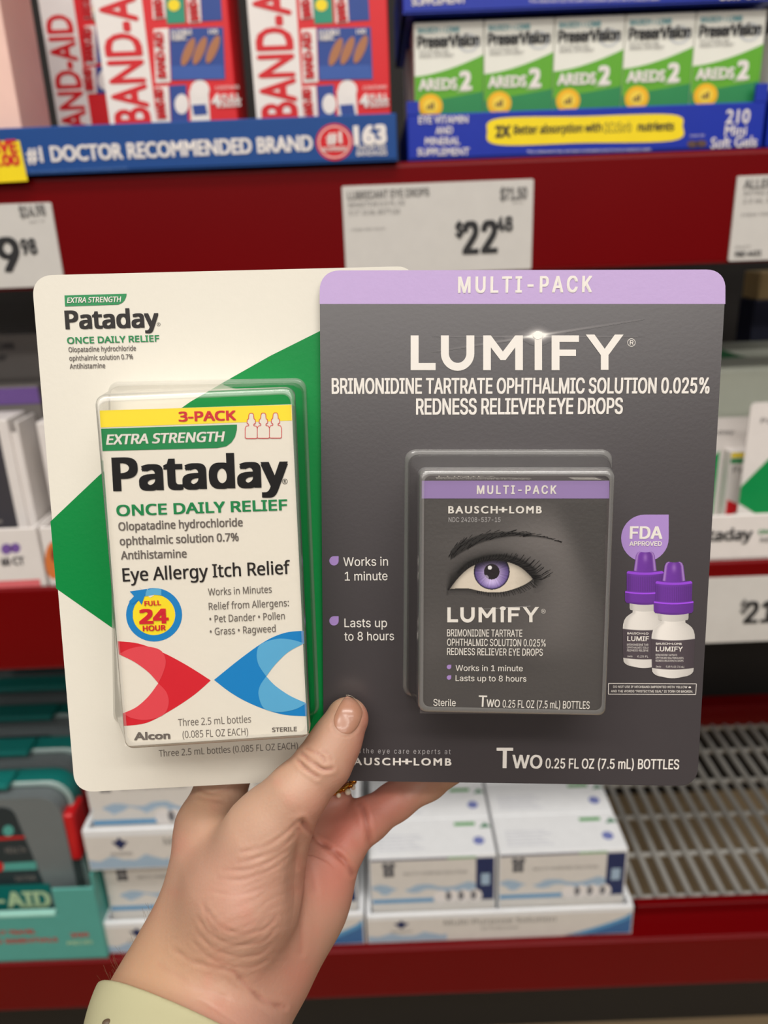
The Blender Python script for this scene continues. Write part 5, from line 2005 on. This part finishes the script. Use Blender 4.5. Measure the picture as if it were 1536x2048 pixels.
# thumbnail: a shell lying on the thumb
nail_px = [(440 + x / 4.267, 1360 + y / 4.267) for x, y in spline([(1075, 140), (1130, 152), (1182, 208), (1214, 275), (1203, 345), (1166, 412), (1105, 462), (1035, 455), (985, 408), (968, 335), (998, 250), (1036, 182)], 4, True)]
cxn = np.mean([p[0] for p in nail_px])
cyn = np.mean([p[1] for p in nail_px])
rings_ = [0, .2, .4, .6, .75, .88, .96, 1.0]
pts, hh = [], []
for r_ in rings_[1:]:
    for x_, y_ in nail_px:
        pts.append((cxn + (x_ - cxn) * r_, cyn + (y_ - cyn) * r_))
        hh.append(.00042 * (1 - r_ ** 6) - (.00008 if r_ == 1.0 else 0))
pts.append((cxn, cyn))
hh.append(.00042)
pts, hh = np.array(pts), np.array(hh)
D0 = np.stack([(pts[:, 0] - W / 2) / F, -(pts[:, 1] - H / 2) / F, -np.ones(len(pts))], 1)
t_ = np.full(len(pts), .215)
for _ in range(60):
    t_ += np.minimum(hand_sdf(D0 * t_[:, None]), .004) * .9
t_ = np.minimum(t_, .2505)
Pn = D0 * t_[:, None]
Nn = grad(hand_sdf, Pn)
Pn = Pn + Nn * hh[:, None]
n = len(nail_px)
fq = []
for j in range(len(rings_) - 2):
    for i in range(n):
        fq.append([j * n + i, (j + 1) * n + i, (j + 1) * n + (i + 1) % n, j * n + (i + 1) % n])
tri = [[len(pts) - 1, i, (i + 1) % n] for i in range(n)]
Vw = CAMn + Pn @ R3.T
nail_m = mat('fingernail', (166, 120, 98), .28, .5, noise=.08, scale=200, coat=.25)
no_ = meshpy('thumbnail', Vw.tolist(), fq + tri, nail_m, hand, True)
# pale free edge along the tip of the nail
b0 = (len(rings_) - 2) * n
idx = list(range(0, 15))
vv, ff = [], []
for i in idx:
    w_ = .9 - .5 * abs(i - 6) / 9
    inner, outer = Pn[b0 - n + i], Pn[b0 + i]
    for t3 in (-1.2 * w_, .5):
        vv.append((CAMn + R3 @ (outer + (outer - inner) * t3 + Nn[b0 + i] * .00045)).tolist())
for j in range(len(idx) - 1):
    ff.append([2 * j, 2 * j + 2, 2 * j + 3, 2 * j + 1])
meshpy('nail_edge', vv, ff, mat('nail_free_edge', (226, 206, 176), .25, .6), hand, True)

# wrist band: silicone loop following the wrist
axis = cc(270, 2240, .226) - cc(395, 1990, .250)
axis /= np.linalg.norm(axis)
mid = cc(305, 2018, .245)


def band_sdf(P):
    h = hand_sdf(P)
    t = (P - mid) @ axis
    a_ = np.abs(h - .0020) - .0012
    b_ = np.abs(t - .0120) - .0118
    q_ = np.stack([a_ + .0007, b_ + .0007], 1)
    return np.minimum(q_.max(1), 0) + np.linalg.norm(np.maximum(q_, 0), axis=1) - .0007


Vb, Qb = sdf_mesh(band_sdf, np.array([-.125, -.200, -.300]), np.array([.02, -.125, -.19]), .0006)
wb = raw_mesh('wrist_band', Vb, Qb, mat('pale_silicone', (178, 174, 138), .5, .4, noise=.03, bump=.05, bscale=500), hand)
wb['label'] = 'pale yellow silicone watch band around the wrist'
# adjustment hole in the band
ph = cc(214, 2046, .236)
bm = bmesh.new()
bmesh.ops.create_uvsphere(bm, u_segments=16, v_segments=8, radius=.0012)
for v in bm.verts:
    v.co = Vector((v.co.x * 1.2, v.co.y, v.co.z * .8))
D_ = ph / np.linalg.norm(ph)
tt = .2
for _ in range(80):
    tt += float(band_sdf((D_ * tt)[None])[0]) * .8
bmesh.ops.translate(bm, verts=bm.verts[:], vec=Vector((CAMn + R3 @ (D_ * tt)).tolist()))
bmobj('pin_hole', bm, mat('hole_brown', (86, 70, 52), .5), wb, True)

# gold ring with small stones on the ring finger
gold = mat('ring_gold', (212, 150, 62), .18, .6, metal=1.0, noise=.05)
rc = cc(656, 1567, .2865)
ra = cc(652, 1600, .2865) - cc(648, 1530, .286)
ra /= np.linalg.norm(ra)
e1 = np.cross(ra, [0, 0, 1.0])
e1 /= np.linalg.norm(e1)
e2 = np.cross(ra, e1)
RR = 46.5 * .2865 / F
bm = bmesh.new()
nn, mm_ = 64, 10
grid = []
for i in range(nn):
    th = i / nn * 2 * math.pi
    c_ = rc + (e1 * math.cos(th) + e2 * math.sin(th)) * RR
    o_ = e1 * math.cos(th) + e2 * math.sin(th)
    rw = .0011 + .0003 * math.sin(th * 9)
    grid.append([bm.verts.new(Vector((CAMn + R3 @ (c_ + o_ * math.cos(p) * .0009 + ra * math.sin(p) * rw)).tolist())) for p in [j / mm_ * 2 * math.pi for j in range(mm_)]])
for i in range(nn):
    for j in range(mm_):
        bm.faces.new((grid[i][j], grid[(i + 1) % nn][j], grid[(i + 1) % nn][(j + 1) % mm_], grid[i][(j + 1) % mm_]))
bmesh.ops.recalc_face_normals(bm, faces=bm.faces[:])
rg = bmobj('finger_ring', bm, gold, hand, True)
rg['label'] = 'gold ring with small stones on the ring finger'
gem = mat('ring_stone', (240, 226, 200), .05, 1.0, noise=0)
me0 = None
for i in range(-6, 7):
    th = (0.0 if e1[0] > 0 else math.pi) + i * .22
    c_ = rc + (e1 * math.cos(th) + e2 * math.sin(th)) * (RR + .0010) + ra * (.0012 if i % 2 else -.0004)
    bm = bmesh.new()
    bmesh.ops.create_icosphere(bm, subdivisions=2, radius=.0009 if i % 3 else .0012)
    bmesh.ops.translate(bm, verts=bm.verts[:], vec=Vector((CAMn + R3 @ c_).tolist()))
    bmobj('stone' if i % 2 else 'gold_bead', bm, gem if i % 2 else gold, rg, True)

# fine arm hairs on the left edge of the wrist: nobody could count them
Hh = []
bm = bmesh.new()
rs = np.random.RandomState(2)
selv = np.where((PX < 310) & (PY > 1800) & (PY < 1975) & (np.abs(facing) < .35))[0]
for vi in rs.choice(selv, min(42, len(selv)), replace=False):
    p = V[vi]
    d = N[vi] * .35 + np.array([-.1, .35, 0]) + rs.normal(0, .25, 3)
    d /= np.linalg.norm(d)
    L_ = rs.uniform(.002, .005)
    pts3 = [p, p + d * L_ * .5 + np.array([0, .0004, 0]), p + d * L_ + np.array([0, .0012, 0])]
    vsx = []
    for q_ in pts3:
        w_ = .00003
        vsx.append([bm.verts.new(Vector((CAMn + R3 @ (q_ + np.array([sx_ * w_, 0, 0]))).tolist())) for sx_ in (-1, 1)])
    for a_, b_ in zip(vsx[:-1], vsx[1:]):
        bm.faces.new((a_[0], a_[1], b_[1], b_[0]))
ho = bmobj('arm_hair', bm, mat('hair_brown', (110, 84, 60), .5), hand)
ho['kind'] = 'stuff'
